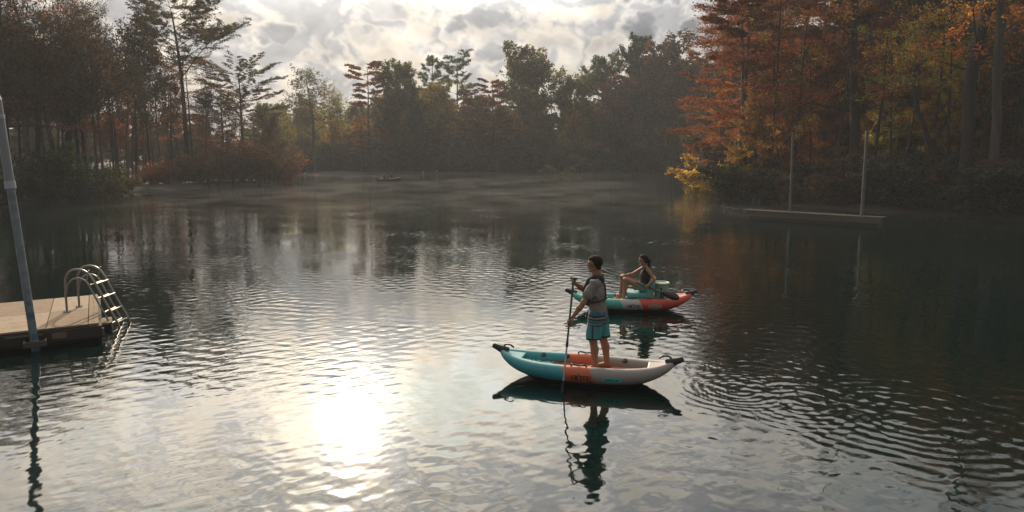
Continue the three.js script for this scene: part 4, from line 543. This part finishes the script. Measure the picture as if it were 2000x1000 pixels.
function paddleBlade(c, dir, face, L, W, mat) { const D = V(...dir).normalize(), Fc = V(...face), S = D.clone().cross(Fc).normalize(), N = S.clone().cross(D), pos = [], idx = [], n = 14, prof = (f) => W * Math.pow(Math.sin(Math.PI * clamp(0.1 + 0.86 * f, 0, 1)), 0.55) * (0.55 + 0.5 * f); for (let i = 0; i <= n; i++) { const f = i / n, w = f === 1 ? W * 0.3 : prof(f), p = V(...c).addScaledVector(D, f * L); for (const [sx, th] of [[-1, 0], [0, 0.014], [1, 0], [0, -0.01]]) { const q = p.clone().addScaledVector(S, sx * w * 0.5).addScaledVector(N, th + 0.03 * f * f); pos.push(q.x, q.y, q.z); } } for (let i = 0; i < n; i++) for (let k = 0; k < 4; k++) { const a = i * 4 + k, b = i * 4 + (k + 1) % 4; idx.push(a, b, a + 4, b, b + 4, a + 4); } idx.push(0, 2, 1, 0, 3, 2, n * 4, n * 4 + 1, n * 4 + 2, n * 4, n * 4 + 2, n * 4 + 3); const g = new THREE.BufferGeometry(); g.setAttribute('position', new THREE.Float32BufferAttribute(pos, 3)); g.setIndex(idx); g.computeVertexNormals(); return g; }
{
  const t = thing('paddle', 'black upright paddle held by the standing man, its blade dipped in the water', 'paddle', K1.pos, K1.turn), top = V(-0.15, 1.62, 0.203), d = V(0.028, 0.6, -0.165).normalize(), bot = top.clone().addScaledVector(d, -1.52), mid = top.clone().addScaledVector(d, -1.0);
  part('shaft', rod(mid, top, 0.0155), M.shaft, t); part('shaft', rod(bot, mid, 0.0135), M.alu, t); part('clamp', rod(mid.clone().addScaledVector(d, -0.03), mid.clone().addScaledVector(d, 0.05), 0.021), M.black, t);
  const g = V(1, 0, 0.2).normalize(); part('grip', rod(top.clone().addScaledVector(g, -0.055), top.clone().addScaledVector(g, 0.055), 0.018), M.black, t);
  part('blade', paddleBlade(vec(bot), vec(d.clone().negate()), [1, 0, 0.15], 0.42, 0.2, M.black), M.black, t);
}
{ // the seated woman; joints in the frame of her kayak
  const t = thing('person', 'seated woman with dark ponytail in black life vest paddling the mint and red kayak', 'person', K2.pos, K2.turn);
  const sk = [0.31, 0.15, 0.09], lerp3 = (a, b, u) => [lerp(a[0], b[0], u), lerp(a[1], b[1], u), lerp(a[2], b[2], u)];
  const S1 = [0.345, 0.945, 0.165], E1 = [0.475, 0.74, 0.285], W1 = [0.352, 0.615, 0.3], H1 = [0.318, 0.572, 0.273], S2 = [0.31, 0.945, -0.16], E2 = [0.05, 0.775, -0.2], W2 = [-0.178, 0.76, -0.045], H2 = [-0.225, 0.732, -0.008];
  const hip = [[0.3, 0.5, 0.09], [0.3, 0.5, -0.09]], knee = [[-0.15, 0.7, 0.13], [-0.19, 0.73, -0.1]], ank = [[-0.17, 0.285, 0.12], [-0.23, 0.29, -0.1]];
  const arm = (S, E, W) => [cap_(S, E, 0.043, 0.034), cap_(E, lerp3(E, W, 0.35), 0.034, 0.035), cap_(lerp3(E, W, 0.35), W, 0.035, 0.023)];
  const leg = (h, k, a) => [cap_(h, k, 0.088, 0.054), cap_(k, add3(lerp3(k, a, 0.35), [0.022, 0, 0]), 0.05, 0.05), cap_(add3(lerp3(k, a, 0.35), [0.022, 0, 0]), a, 0.05, 0.032), cap_(k, a, 0.04, 0.03), cap_(add3(a, [0.028, -0.055, 0]), add3(a, [-0.14, -0.07, 0]), 0.032, 0.022), cap_(add3(a, [-0.01, -0.03, 0]), add3(a, [-0.1, -0.062, 0]), 0.03, 0.024)];
  const torso = [{ ...cap_([0.3, 0.5, 0], [0.31, 0.58, 0], 0.105, 0.1), sz: 1.35 }, { ...cap_([0.31, 0.6, 0], [0.33, 0.8, 0], 0.09, 0.1), sz: 1.32 }, { ...cap_([0.33, 0.8, 0], [0.33, 0.9, 0], 0.1, 0.075), sz: 1.45 }, cap_([0.33, 0.94, 0.115], [0.33, 0.94, -0.115], 0.05), cap_([0.33, 0.94, 0], [0.285, 1.06, 0], 0.05, 0.045)];
  const A = [...arm(S1, E1, W1), ...arm(S2, E2, W2)], Lg = [...leg(hip[0], knee[0], ank[0]), ...leg(hip[1], knee[1], ank[1])];
  const ax = [1.59, -0.47, 0.8], hands = [fist(H1, ax, W1, 0.9), fist(H2, ax, W2, 0.9)];
  const gb = paint(net(field([...torso, ...A, ...Lg], 0.026), [-0.46, 0.17, -0.36], [0.6, 1.1, 0.36], 0.0125), () => sk);
  const hairFn = (b) => { const tail = field([cap_([0.075, 0.03, 0], [0.125, -0.02, 0], 0.036, 0.04), cap_([0.125, -0.02, 0], [0.13, -0.15, 0], 0.04, 0.034), cap_([0.13, -0.15, 0], [0.105, -0.27, 0], 0.034, 0.012)], 0.02); return (x, y, z) => smin(Math.max(b(x, y, z) - 0.014, lerp(-0.075, 0.066, smooth(0.05, -0.066, x)) - y), tail(x, y, z) + 0.002 * Math.sin(z * 300), 0.012); };
  const [hd, hair] = head([0.268, 1.13, 0], 0.95, sk, hairFn, 0.08, 0.02, [0.02, 0.012, 0.01]);
  part('body', joinNets([gb, hd, ...hands.map((h) => paint(net(field(h, 0.012), ...bounds(h, 0.02), 0.0055), () => sk))]), skinM, t);
  part('hair', hair, std(0.012, 0.008, 0.007, 0.8, { specularIntensity: 0.4 }), t);
  const vf = field(torso, 0.03), armHole = field([cap_(add3(S1, [0, -0.02, 0.02]), add3(S1, [0.04, -0.06, 0.1]), 0.07), cap_(add3(S2, [0, -0.02, -0.02]), add3(S2, [-0.08, -0.06, -0.1]), 0.07)], 0.02);
  part('life_vest', net((x, y, z) => Math.max(vf(x, y, z) - 0.028, 0.565 - y, y - 0.985, -armHole(x, y, z), y > 0.9 ? -(Math.hypot(x - 0.26, z) - 0.075) : -1), [0.1, 0.54, -0.3], [0.52, 1.02, 0.3], 0.0105), fabric(0.016, 0.017, 0.02), t);
  const sf = field([torso[0], cap_(hip[0], lerp3(hip[0], knee[0], 0.42), 0.098, 0.088), cap_(hip[1], lerp3(hip[1], knee[1], 0.42), 0.098, 0.088)], 0.03);
  part('shorts', net((x, y, z) => Math.max(sf(x, y, z) - 0.012, y - 0.62, 0.12 - x + 0.0), [0.02, 0.36, -0.26], [0.48, 0.66, 0.26], 0.0105), fabric(0.12, 0.26, 0.25), t);
  part('strap', tube([V(0.34, 0.6, 0.155), V(0.18, 0.52, 0.17), V(0.05, 0.47, 0.16)], 0.012, 6), M.black, t);
}
{
  const t = thing('paddle', 'black double-bladed kayak paddle with green ring held across the lap of the seated woman', 'paddle', K2.pos, K2.turn), a = V(0.62, 0.483, 0.42), d = V(1.59, -0.47, 0.8).normalize(), b = a.clone().addScaledVector(d, -1.34);
  part('shaft', rod(a, b, 0.018), M.shaft, t);
  part('blade', paddleBlade(vec(a.clone().addScaledVector(d, -0.03)), vec(d), [-0.35, 0.35, 0.9], 0.44, 0.2, M.black), M.black, t);
  part('blade', paddleBlade(vec(b.clone().addScaledVector(d, 0.03)), vec(d.clone().negate()), [-0.35, 0.9, 0.2], 0.44, 0.18, M.black), M.black, t);
  for (const k of [0.28, 1.1]) { const p = a.clone().addScaledVector(d, -k), g = new THREE.CylinderGeometry(0.032, 0.032, 0.014, 16); g.applyQuaternion(new THREE.Quaternion().setFromUnitVectors(V(0, 1, 0), d)); g.translate(p.x, p.y, p.z); part('drip_ring', g, k > 1 ? std(0.05, 0.4, 0.22, 0.5) : M.black, t); }
}
{ // inflatable seat, bucket and can on the second kayak
  const puff = (w, h, d, r) => { const s = new THREE.Shape(), x = w / 2 - r, y = d / 2 - r; s.absarc(x, y, r, 0, Math.PI / 2); s.absarc(-x, y, r, Math.PI / 2, Math.PI); s.absarc(-x, -y, r, Math.PI, 1.5 * Math.PI); s.absarc(x, -y, r, 1.5 * Math.PI, 2 * Math.PI); const b = Math.min(0.04, h * 0.45), g = new THREE.ExtrudeGeometry(s, { depth: h - 2 * b, bevelEnabled: true, bevelThickness: b, bevelSize: b * 0.8, bevelSegments: 5, curveSegments: 8 }); g.rotateX(-Math.PI / 2); g.translate(0, b, 0); return g; };
  const teal = std(0.1, 0.33, 0.29, 0.5), t = thing('kayak_seat', 'mint inflatable seat with pale backrest under the seated woman', 'seat', K2.pos, K2.turn);
  const c1 = puff(0.46, 0.12, 0.42, 0.08); c1.translate(0.12, 0.18, 0); const c2 = puff(0.44, 0.11, 0.42, 0.08); c2.translate(0.13, 0.305, 0); part('cushion', merge([c1, c2]), teal, t);
  const b = puff(0.1, 0.36, 0.42, 0.04); b.rotateZ(-0.18); b.translate(0.38, 0.3, 0); part('backrest', b, teal, t); const b2 = puff(0.07, 0.16, 0.36, 0.03); b2.rotateZ(-0.2); b2.translate(0.445, 0.62, 0); part('head_pad', b2, std(0.42, 0.38, 0.32, 0.7), t);
  const k = thing('bucket', 'pale green bucket with open rimmed top behind the seated woman', 'bucket', V(0.68, 0.17, 0.0).applyAxisAngle(V(0, 1, 0), K2.turn).add(K2.pos), K2.turn);
  const g = std(0.2, 0.36, 0.22, 0.45), body = new THREE.LatheGeometry([[0, 0.02], [0.14, 0.02], [0.14, 0], [0.148, 0], [0.165, 0.43], [0.157, 0.43], [0.142, 0.06], [0, 0.05]].map(([r, y]) => new THREE.Vector2(r, y)), 32); part('pail', body, g, k);
  const rim = new THREE.LatheGeometry([[0.128, 0.425], [0.128, 0.455], [0.14, 0.466], [0.178, 0.462], [0.186, 0.45], [0.184, 0.425], [0.166, 0.42]].map(([r, y]) => new THREE.Vector2(r, y)), 36); part('rim', rim, std(0.3, 0.46, 0.3, 0.45), k);
  const lid = new THREE.CylinderGeometry(0.128, 0.128, 0.012, 32); lid.translate(0, 0.44, 0); part('lid_insert', lid, std(0.33, 0.25, 0.17, 0.8), k);
  part('strap', merge([box(0.035, 0.33, 0.012, -0.03, 0.2, 0.164), box(0.02, 0.24, 0.012, 0.02, 0.15, 0.163)]), M.black, k);
  const c = thing('drink_can', 'small orange drink can standing at the seated woman\'s feet', 'can', V(-0.3, 0.17, 0.13).applyAxisAngle(V(0, 1, 0), K2.turn).add(K2.pos), K2.turn);
  part('can_body', new THREE.LatheGeometry([[0, 0.004], [0.03, 0.004], [0.036, 0], [0.043, 0.014], [0.043, 0.175], [0.038, 0.19], [0.034, 0.185], [0, 0.183]].map(([r, y]) => new THREE.Vector2(r, y)), 22), std(0.62, 0.1, 0.03, 0.4), c);
  const rg = new THREE.TorusGeometry(0.038, 0.004, 6, 20); rg.rotateX(Math.PI / 2); rg.translate(0, 0.19, 0); part('can_rim', rg, M.steel, c);
}
// ------------------------------------------------------------------ wood for the docks
const woodTex = (a, b, seed) => canvas(512, 512, (c, w, h) => { const r = rng(seed); c.fillStyle = a; c.fillRect(0, 0, w, h); for (let i = 0; i < 2600; i++) { c.globalAlpha = 0.05 + 0.12 * r(); c.fillStyle = r() < 0.55 ? b : '#e2d6c4'; c.fillRect(r() * w, r() * h, 20 + r() * 160, 0.6 + r() * 2.2); } for (let i = 0; i < 60; i++) { c.globalAlpha = 0.1; c.fillStyle = b; c.beginPath(); c.ellipse(r() * w, r() * h, 10 + r() * 50, 4 + r() * 16, r() * 3, 0, 7); c.fill(); } for (let i = 0; i < 90; i++) { c.globalAlpha = 0.35; c.fillStyle = '#2a241e'; c.fillRect(r() * w, r() * h, 2, 2); } c.globalAlpha = 1; });
const deckTex = woodTex('#8a765f', '#4a3b2d', 3), plankTex = woodTex('#2c2621', '#120f0c', 8);
const deckM = new THREE.MeshPhysicalMaterial({ map: deckTex, roughness: 0.9 }), deckM2 = new THREE.MeshPhysicalMaterial({ map: deckTex, color: 0xd8cec0, roughness: 0.9 }), plankM = new THREE.MeshPhysicalMaterial({ map: plankTex, roughness: 1, specularIntensity: 0.25 }), fasciaM = std(0.035, 0.026, 0.02, 0.9);
{ // left floating dock: origin at its near right corner, local +x along the near edge away from the corner, +z to the far side
  const corner = V(-7.77, 0, -12.57), turn = Math.atan2(-0.52, -0.854); // local x -> world u = (-0.899, 0.438)
  const t = thing('floating_dock', 'sunlit wooden floating dock with dark sides at the left picture edge', 'dock', corner, turn);
  const top = 0.34, depth = 3.15, edge = 0.16, F_ = 1;
  let x = edge + 0.006, i = 0; for (const w of [0.66, 1.22, 1.22, 1.22]) { const n = 2; for (let k = 0; k < n; k++) { const d = (depth - 0.02) / n, g = box(w - 0.014, 0.035, d - 0.012, x + w / 2, top - 0.0175 + ((i * 7 + k * 3) % 3) * 0.0015, F_ * (0.01 + d * (k + 0.5))); part('deck_panel', g, (i + k) % 2 ? deckM : deckM2, t); } x += w; i++; }
  part('edge_board', box(edge, 0.05, depth, edge / 2, top - 0.02, F_ * depth / 2), deckM2, t);
  part('fascia_board', box(4.4, 0.2, 0.045, 2.2, top - 0.15, -0.024), fasciaM, t); part('fascia_board', box(0.045, 0.2, depth, -0.024, top - 0.15, F_ * depth / 2), fasciaM, t); part('fascia_board', box(4.4, 0.2, 0.045, 2.2, top - 0.15, depth + 0.024), fasciaM, t);
  part('float_drum', box(4.3, 0.5, depth - 0.2, 2.2, -0.12, F_ * depth / 2), M.dark, t);
  part('wear_plate', box(0.22, 0.11, 0.012, 0.62, 0.2, -0.054), std(0.13, 0.1, 0.07, 0.8), t); part('rub_rail', box(0.55, 0.03, 0.03, 1.15, 0.255, -0.062), std(0.1, 0.08, 0.06, 0.8), t);
  for (let k = 0; k < 10; k++) { const b = new THREE.CylinderGeometry(0.012, 0.012, 0.008, 8); b.translate(edge / 2, top + 0.008, F_ * (0.15 + k * 0.31)); part('bolt', b, M.galv, t); }
  part('cleat', merge([box(0.04, 0.04, 0.04, -0.07, 0.1, 0.06), box(0.04, 0.13, 0.04, -0.066, 0.17, 0.02)]), M.galv, t);
  const px = 0.98; part('pole_collar', merge([box(0.34, 0.1, 0.02, px, 0.14, -0.29), box(0.02, 0.1, 0.23, px - 0.16, 0.14, -0.165), box(0.02, 0.1, 0.23, px + 0.16, 0.14, -0.165)]), std(0.09, 0.075, 0.06, 0.6, { metalness: 0.4 }), t);
  const st = thing('swim_step', 'small low step platform beside the dock below the ladder', 'step', V(-8.3, 0, -13.6), turn); part('step_board', box(0.5, 0.04, 0.55, 0.1, 0.12, 0), deckM2, st); part('step_frame', box(0.46, 0.16, 0.5, 0.1, 0.02, 0), M.dark, st);
  // pole that holds the dock
  const base = V(px, 0, -0.165).applyAxisAngle(V(0, 1, 0), turn).add(corner), tip = dep(-6, 196, -base.z + 0.05), p = thing('dock_pole', 'tall leaning blue-grey pole with a joint standing at the dock\'s near edge', 'pole', V(base.x, -1.2, base.z));
  const d = tip.clone().sub(base).normalize(), at2 = (h) => d.clone().multiplyScalar((h) / d.y).add(V(0, 1.2, 0)), H = tip.y, blue = canvas(64, 512, (c, w, h) => { const q = rng(6); c.fillStyle = '#70777c'; c.fillRect(0, 0, w, h); for (let k = 0; k < 300; k++) { const y = q() * h, f = y / h; c.globalAlpha = 0.5; c.fillStyle = f > 0.5 ? (q() < 0.75 ? '#2c4d69' : '#6f7f8c') : q() < 0.5 ? '#7f868b' : '#646b71'; c.fillRect(q() * w - 10, y, 8 + q() * 22, 2 + q() * 16); } });
  const pm = new THREE.MeshPhysicalMaterial({ map: blue, roughness: 0.5, metalness: 0.15 });
  part('lower_tube', rod(at2(-1.1), at2(H * 0.66), 0.064, 0.064, 20), pm, p); part('upper_tube', rod(at2(H * 0.66), at2(H), 0.072, 0.068, 20), std(0.2, 0.205, 0.21, 0.5), p); part('joint_ring', rod(at2(H * 0.655), at2(H * 0.685), 0.084, 0.084, 20), std(0.36, 0.365, 0.37, 0.5), p); part('joint_ring', rod(at2(H * 0.93), at2(H * 0.945), 0.079, 0.079, 20), std(0.36, 0.365, 0.37, 0.5), p);
  const cone = rod(at2(H), at2(H + 0.16), 0.076, 0.03, 16); part('pole_cap', cone, std(0.3, 0.3, 0.31, 0.5), p);
}
{ // ladder on the dock: local +x out over the water, +z to the near side
  const foot = V(-8.98, 0.345, -13.72), ang = Math.atan2(0.22, 0.97), t = thing('swim_ladder', 'curved stainless steel ladder with twin hoop rails at the dock corner', 'ladder', foot, ang * 0.4);
  const hoop = (z, h, reach, low) => { const pts = [V(0, 0, z), V(0, h * 0.55, z), V(0.015, h * 0.78, z), V(0.1, h * 0.95, z), V(0.26, h, z), V(0.42, h * 0.93, z), V(0.54, h * 0.74, z)]; const e = V(reach, low, z); pts.push(pts[6].clone().lerp(e, 0.5), e, e.clone().add(V(0.07, -0.35, 0))); return tube(pts, 0.021, 10, 60); };
  for (const z of [0.23, -0.23]) { part('rail', hoop(z, 0.86, 1.0, -0.36), M.steel, t); part('inner_rail', tube([V(0.012, 0.36, z), V(0.05, 0.55, z), V(0.15, 0.655, z), V(0.27, 0.68, z), V(0.39, 0.62, z), V(0.49, 0.44, z), V(0.64, 0.1, z), V(0.86, -0.36, z)], 0.017, 9, 46), M.steel, t); const fl = new THREE.CylinderGeometry(0.06, 0.065, 0.016, 18); fl.translate(0, 0.006, z); part('foot_flange', fl, M.steel, t); for (let k = 0; k < 4; k++) { const b = new THREE.CylinderGeometry(0.011, 0.011, 0.026, 6); b.translate(Math.cos(k * 1.57 + 0.78) * 0.045, 0.016, z + Math.sin(k * 1.57 + 0.78) * 0.045); part('bolt', b, M.steel, t); } part('link_bar', rod(V(0.4, 0.6, z), V(0.47, 0.84, z), 0.012), M.steel, t); }
  for (const [x, y] of [[0.6, 0.56], [0.72, 0.28], [0.84, 0.0], [0.95, -0.24]]) { part('rung', rod(V(x, y, -0.23), V(x, y, 0.23), 0.015), M.steel, t); part('rung', rod(V(x - 0.12, y - 0.02, -0.23), V(x - 0.12, y - 0.02, 0.23), 0.013), M.steel, t); }
}
{ // right floating dock with its two poles
  const a = at(1449, 409.5, 0.5), b = at(1722, 425.5, 0.5), L = a.distanceTo(b), turn = -Math.atan2(b.z - a.z, b.x - a.x), t = thing('floating_dock', 'low dark floating dock with plank rim and two poles near the right bank', 'dock', V(a.x, 0, a.z), turn);
  const W = 0.85, n = 26; for (let k = 0; k < n; k++) part('plank', box(L / n - 0.012, 0.035, W, (k + 0.5) * L / n, 0.485 + ((k * 5) % 3) * 0.003, -W / 2), plankM, t);
  part('rim_board', box(L * 0.78, 0.3, 0.05, L * 0.39 + 0.02, 0.33, 0.026), std(0.05, 0.042, 0.035, 0.9), t); part('rim_board', box(L * 0.215, 0.27, 0.045, L * 0.89, 0.335, 0.024), std(0.06, 0.05, 0.042, 0.9), t); part('rim_board', box(0.05, 0.17, W, -0.026, 0.385, -W / 2), plankM, t); part('corner_bracket', box(0.16, 0.1, 0.02, 0.2, 0.4, 0.062), M.galv, t);
  const f = new THREE.BoxGeometry(L - 0.6, 0.55, W - 0.1); f.translate(L / 2 + 0.12, 0.04, -W / 2); part('float_drum', f, M.dark, t);
  for (const [x, topPy, bx, label] of [[1547, 262, 1549, 'thin grey pole at the left half of the small floating dock'], [1687, 257, 1694, 'thicker pale grey pole at the right end of the small floating dock']]) {
    const s = (x - 1449) / 273, q = a.clone().lerp(b, s * 0.97), pz = V(0, 0, -0.55).applyAxisAngle(V(0, 1, 0), turn).add(q), tip = dep(bx, topPy, -pz.z), p = thing('dock_pole', label, 'pole', V(pz.x, -1.5, pz.z)), r = x > 1600 ? 0.075 : 0.058;
    part('tube', rod(V(0, 0, 0), V(tip.x - pz.x, tip.y + 1.5, 0), r, r, 16), M.galv, p); part('pole_cap', rod(V(tip.x - pz.x, tip.y + 1.5, 0), V(tip.x - pz.x, tip.y + 1.54, 0), r * 1.12, r * 0.9, 16), M.galv, p); part('sleeve_ring', rod(V(0, 1.98, 0), V(0, 2.06, 0), r * 1.4, r * 1.4, 16), M.galv, p);
  }
}
// ------------------------------------------------------------------ fishing boat far out, its two anglers, and birds
{
  const p = at(760, 357, 0), turn = -0.05, L = 3.1, pos = [], idx = [], n = 16;
  const sec = (f) => { const x = (f - 0.5) * L, w = 0.62 * (f < 0.7 ? 1 : Math.sqrt(Math.max(0.004, 1 - Math.pow((f - 0.7) / 0.31, 2)))), sheer = 0.5 + 0.2 * Math.pow(f, 3), keel = -0.12 + 0.3 * Math.pow(Math.max(0, (f - 0.6) / 0.4), 2); return [[x, sheer, w], [x, keel + 0.05, w * 0.8], [x, keel, 0], [x, keel + 0.05, -w * 0.8], [x, sheer, -w], [x, sheer - 0.01, -w + 0.04], [x, keel + 0.12, -w * 0.74], [x, keel + 0.12, w * 0.74], [x, sheer - 0.01, w - 0.04]]; };
  for (let i = 0; i <= n; i++) for (const q of sec(i / n)) pos.push(...q); for (let i = 0; i < n; i++) for (let k = 0; k < 9; k++) { const a = i * 9 + k, b = i * 9 + (k + 1) % 9; idx.push(a, a + 9, b, b, a + 9, b + 9); } for (let k = 1; k < 8; k++) idx.push(0, k, k + 1, n * 9, n * 9 + k + 1, n * 9 + k);
  const g = new THREE.BufferGeometry(); g.setAttribute('position', new THREE.Float32BufferAttribute(pos, 3)); g.setIndex(idx); g.computeVertexNormals();
  const t = thing('fishing_boat', 'small dark fishing boat with outboard motor far out by the far bank', 'boat', p, turn); const hullM = std(0.012, 0.013, 0.013, 0.5, { side: THREE.DoubleSide });
  part('hull', g, hullM, t); part('bench', box(0.3, 0.04, 1.1, -0.55, 0.3, 0), hullM, t); part('bench', box(0.3, 0.04, 1.1, 0.35, 0.32, 0), hullM, t);
  part('gunwale', tube(Array.from({ length: 9 }, (_, i) => { const s = sec(0.55 + i / 18); return V(s[0][0], s[0][1] + 0.02, s[0][2]); }), 0.035, 6), std(0.6, 0.58, 0.52, 0.3, { metalness: 0.4 }), t);
  const o = part('outboard_motor', new THREE.CapsuleGeometry(0.14, 0.22, 6, 14), M.black, t); o.position.set(-1.72, 0.62, 0); part('motor_leg', box(0.1, 0.8, 0.06, 0, -0.5, 0), M.black, o);
  const lerp3 = (a, b, u) => a.map((q, i) => lerp(q, b[i], u));
  const angler = (x, y, face, label, coat) => {
    const a = thing('person', label, 'person', p, turn), f = face, caps = [{ ...cap_([x, y, 0], [x + 0.02 * f, y + 0.45, 0], 0.15, 0.15), sz: 1.25 }, cap_([x, y + 0.5, 0.16], [x, y + 0.5, -0.16], 0.08), cap_([x, y + 0.5, 0], [x + 0.02 * f, y + 0.66, 0], 0.06), { ...cap_([x + 0.02 * f, y + 0.73, 0], [x + 0.03 * f, y + 0.78, 0], 0.095, 0.09) }, cap_([x + 0.11 * f, y + 0.72, 0], [x + 0.12 * f, y + 0.71, 0], 0.02)];
    for (const s of [1, -1]) { caps.push(cap_([x, y + 0.48, 0.2 * s], [x + 0.1 * f, y + 0.22, 0.26 * s], 0.06, 0.045), cap_([x + 0.1 * f, y + 0.22, 0.26 * s], [x + 0.34 * f, y + 0.26, 0.12 * s], 0.045, 0.035), cap_([x, y, 0.1 * s], [x + 0.42 * f, y + 0.04, 0.14 * s], 0.09, 0.07), cap_([x + 0.42 * f, y + 0.04, 0.14 * s], [x + 0.44 * f, y - 0.26, 0.14 * s], 0.06, 0.05), cap_([x + 0.44 * f, y - 0.27, 0.14 * s], [x + 0.58 * f, y - 0.29, 0.14 * s], 0.05, 0.04)); for (let k = 0; k < 5; k++) caps.push({ ...cap_([x + 0.35 * f, y + 0.25 + k * 0.016, 0.11 * s], [x + 0.42 * f, y + 0.25 + k * 0.014, 0.08 * s], 0.012, 0.01), k: 0.005 }); }
    const hatY = y + 0.8; part('body', paint(net(field(caps, 0.05), ...bounds(caps, 0.05), 0.022), (X, Y) => (Y > y + 0.6 ? [0.2, 0.1, 0.07] : Y < y + 0.02 ? [0.03, 0.032, 0.04] : coat)), skinM, a);
    part('cap', new THREE.LatheGeometry([[0, 0.1], [0.06, 0.09], [0.1, 0.03], [0.17, 0.005], [0.17, 0], [0.1, 0.01]].map(([r, h]) => new THREE.Vector2(r, h)), 16).translate(x + 0.03 * f, hatY, 0), std(0.05, 0.045, 0.04, 0.9), a);
  };
  angler(-0.62, 0.5, 1, 'hunched angler in dark clothes at the stern of the far fishing boat', [0.014, 0.015, 0.016]);
  angler(0.3, 0.56, 1, 'upright angler in dark jacket amidships in the far fishing boat', [0.016, 0.016, 0.014]);
}
{
  const egret = (px, py, d, face, label, stand) => { const q = at(px, py, 0.1), p = V(q.x * d / -q.z, stand ? 0.35 : 0.05, -d), t = thing('egret', label, 'bird', p, face), caps = [{ ...cap_([0, 0.32, 0], [-0.26, 0.24, 0], 0.12, 0.04) }, cap_([0.06, 0.36, 0], [0.16, 0.55, 0], 0.045, 0.028), cap_([0.16, 0.55, 0], [0.1, 0.72, 0], 0.028, 0.024), cap_([0.1, 0.72, 0], [0.17, 0.8, 0], 0.026, 0.03)]; part('body', net(field(caps, 0.05), ...bounds(caps, 0.04), 0.02), std(0.75, 0.75, 0.72, 0.8), t); t.scale.setScalar(0.62); part('bill', rod(V(0.18, 0.8, 0), V(0.32, 0.78, 0), 0.014, 0.003, 6), std(0.5, 0.3, 0.05, 0.5), t); for (const z of [0.035, -0.035]) part('leg', rod(V(-0.05, 0.25, z), V(-0.03, -0.5, z), 0.012, 0.01, 6), M.black, t); };
  egret(853, 334, 137.5, 0.4, 'white egret standing at the foot of the far bank right of the fishing boat', true); egret(827, 338, 136, 2.6, 'white egret wading nearer the fishing boat at the far bank', false); egret(596, 342, 128, 0.3, 'white egret by the far bank left of the fishing boat', false);
  const duck = (px, py, face, label) => { const t = thing('duck', label, 'bird', at(px, py, 0), face), caps = [{ ...cap_([0.1, 0.06, 0], [-0.14, 0.07, 0], 0.1, 0.06) }, cap_([-0.14, 0.08, 0], [-0.25, 0.13, 0], 0.05, 0.012), cap_([0.13, 0.1, 0], [0.18, 0.21, 0], 0.04, 0.034), cap_([0.18, 0.22, 0], [0.2, 0.225, 0], 0.042, 0.04)]; part('body', paint(net(field(caps, 0.04), ...bounds(caps, 0.03), 0.014), (x, y) => (y > 0.19 ? [0.03, 0.05, 0.035] : [0.045, 0.037, 0.03])), skinM, t); part('bill', rod(V(0.22, 0.215, 0), V(0.3, 0.2, 0), 0.02, 0.012, 8), std(0.3, 0.2, 0.05, 0.5), t); };
  duck(1419, 409, 2.9, 'small dark duck swimming off the end of the small floating dock'); duck(1434, 411.5, 3.3, 'dark duck between the other duck and the end of the small floating dock');
}
renderer.render(scene, camera);
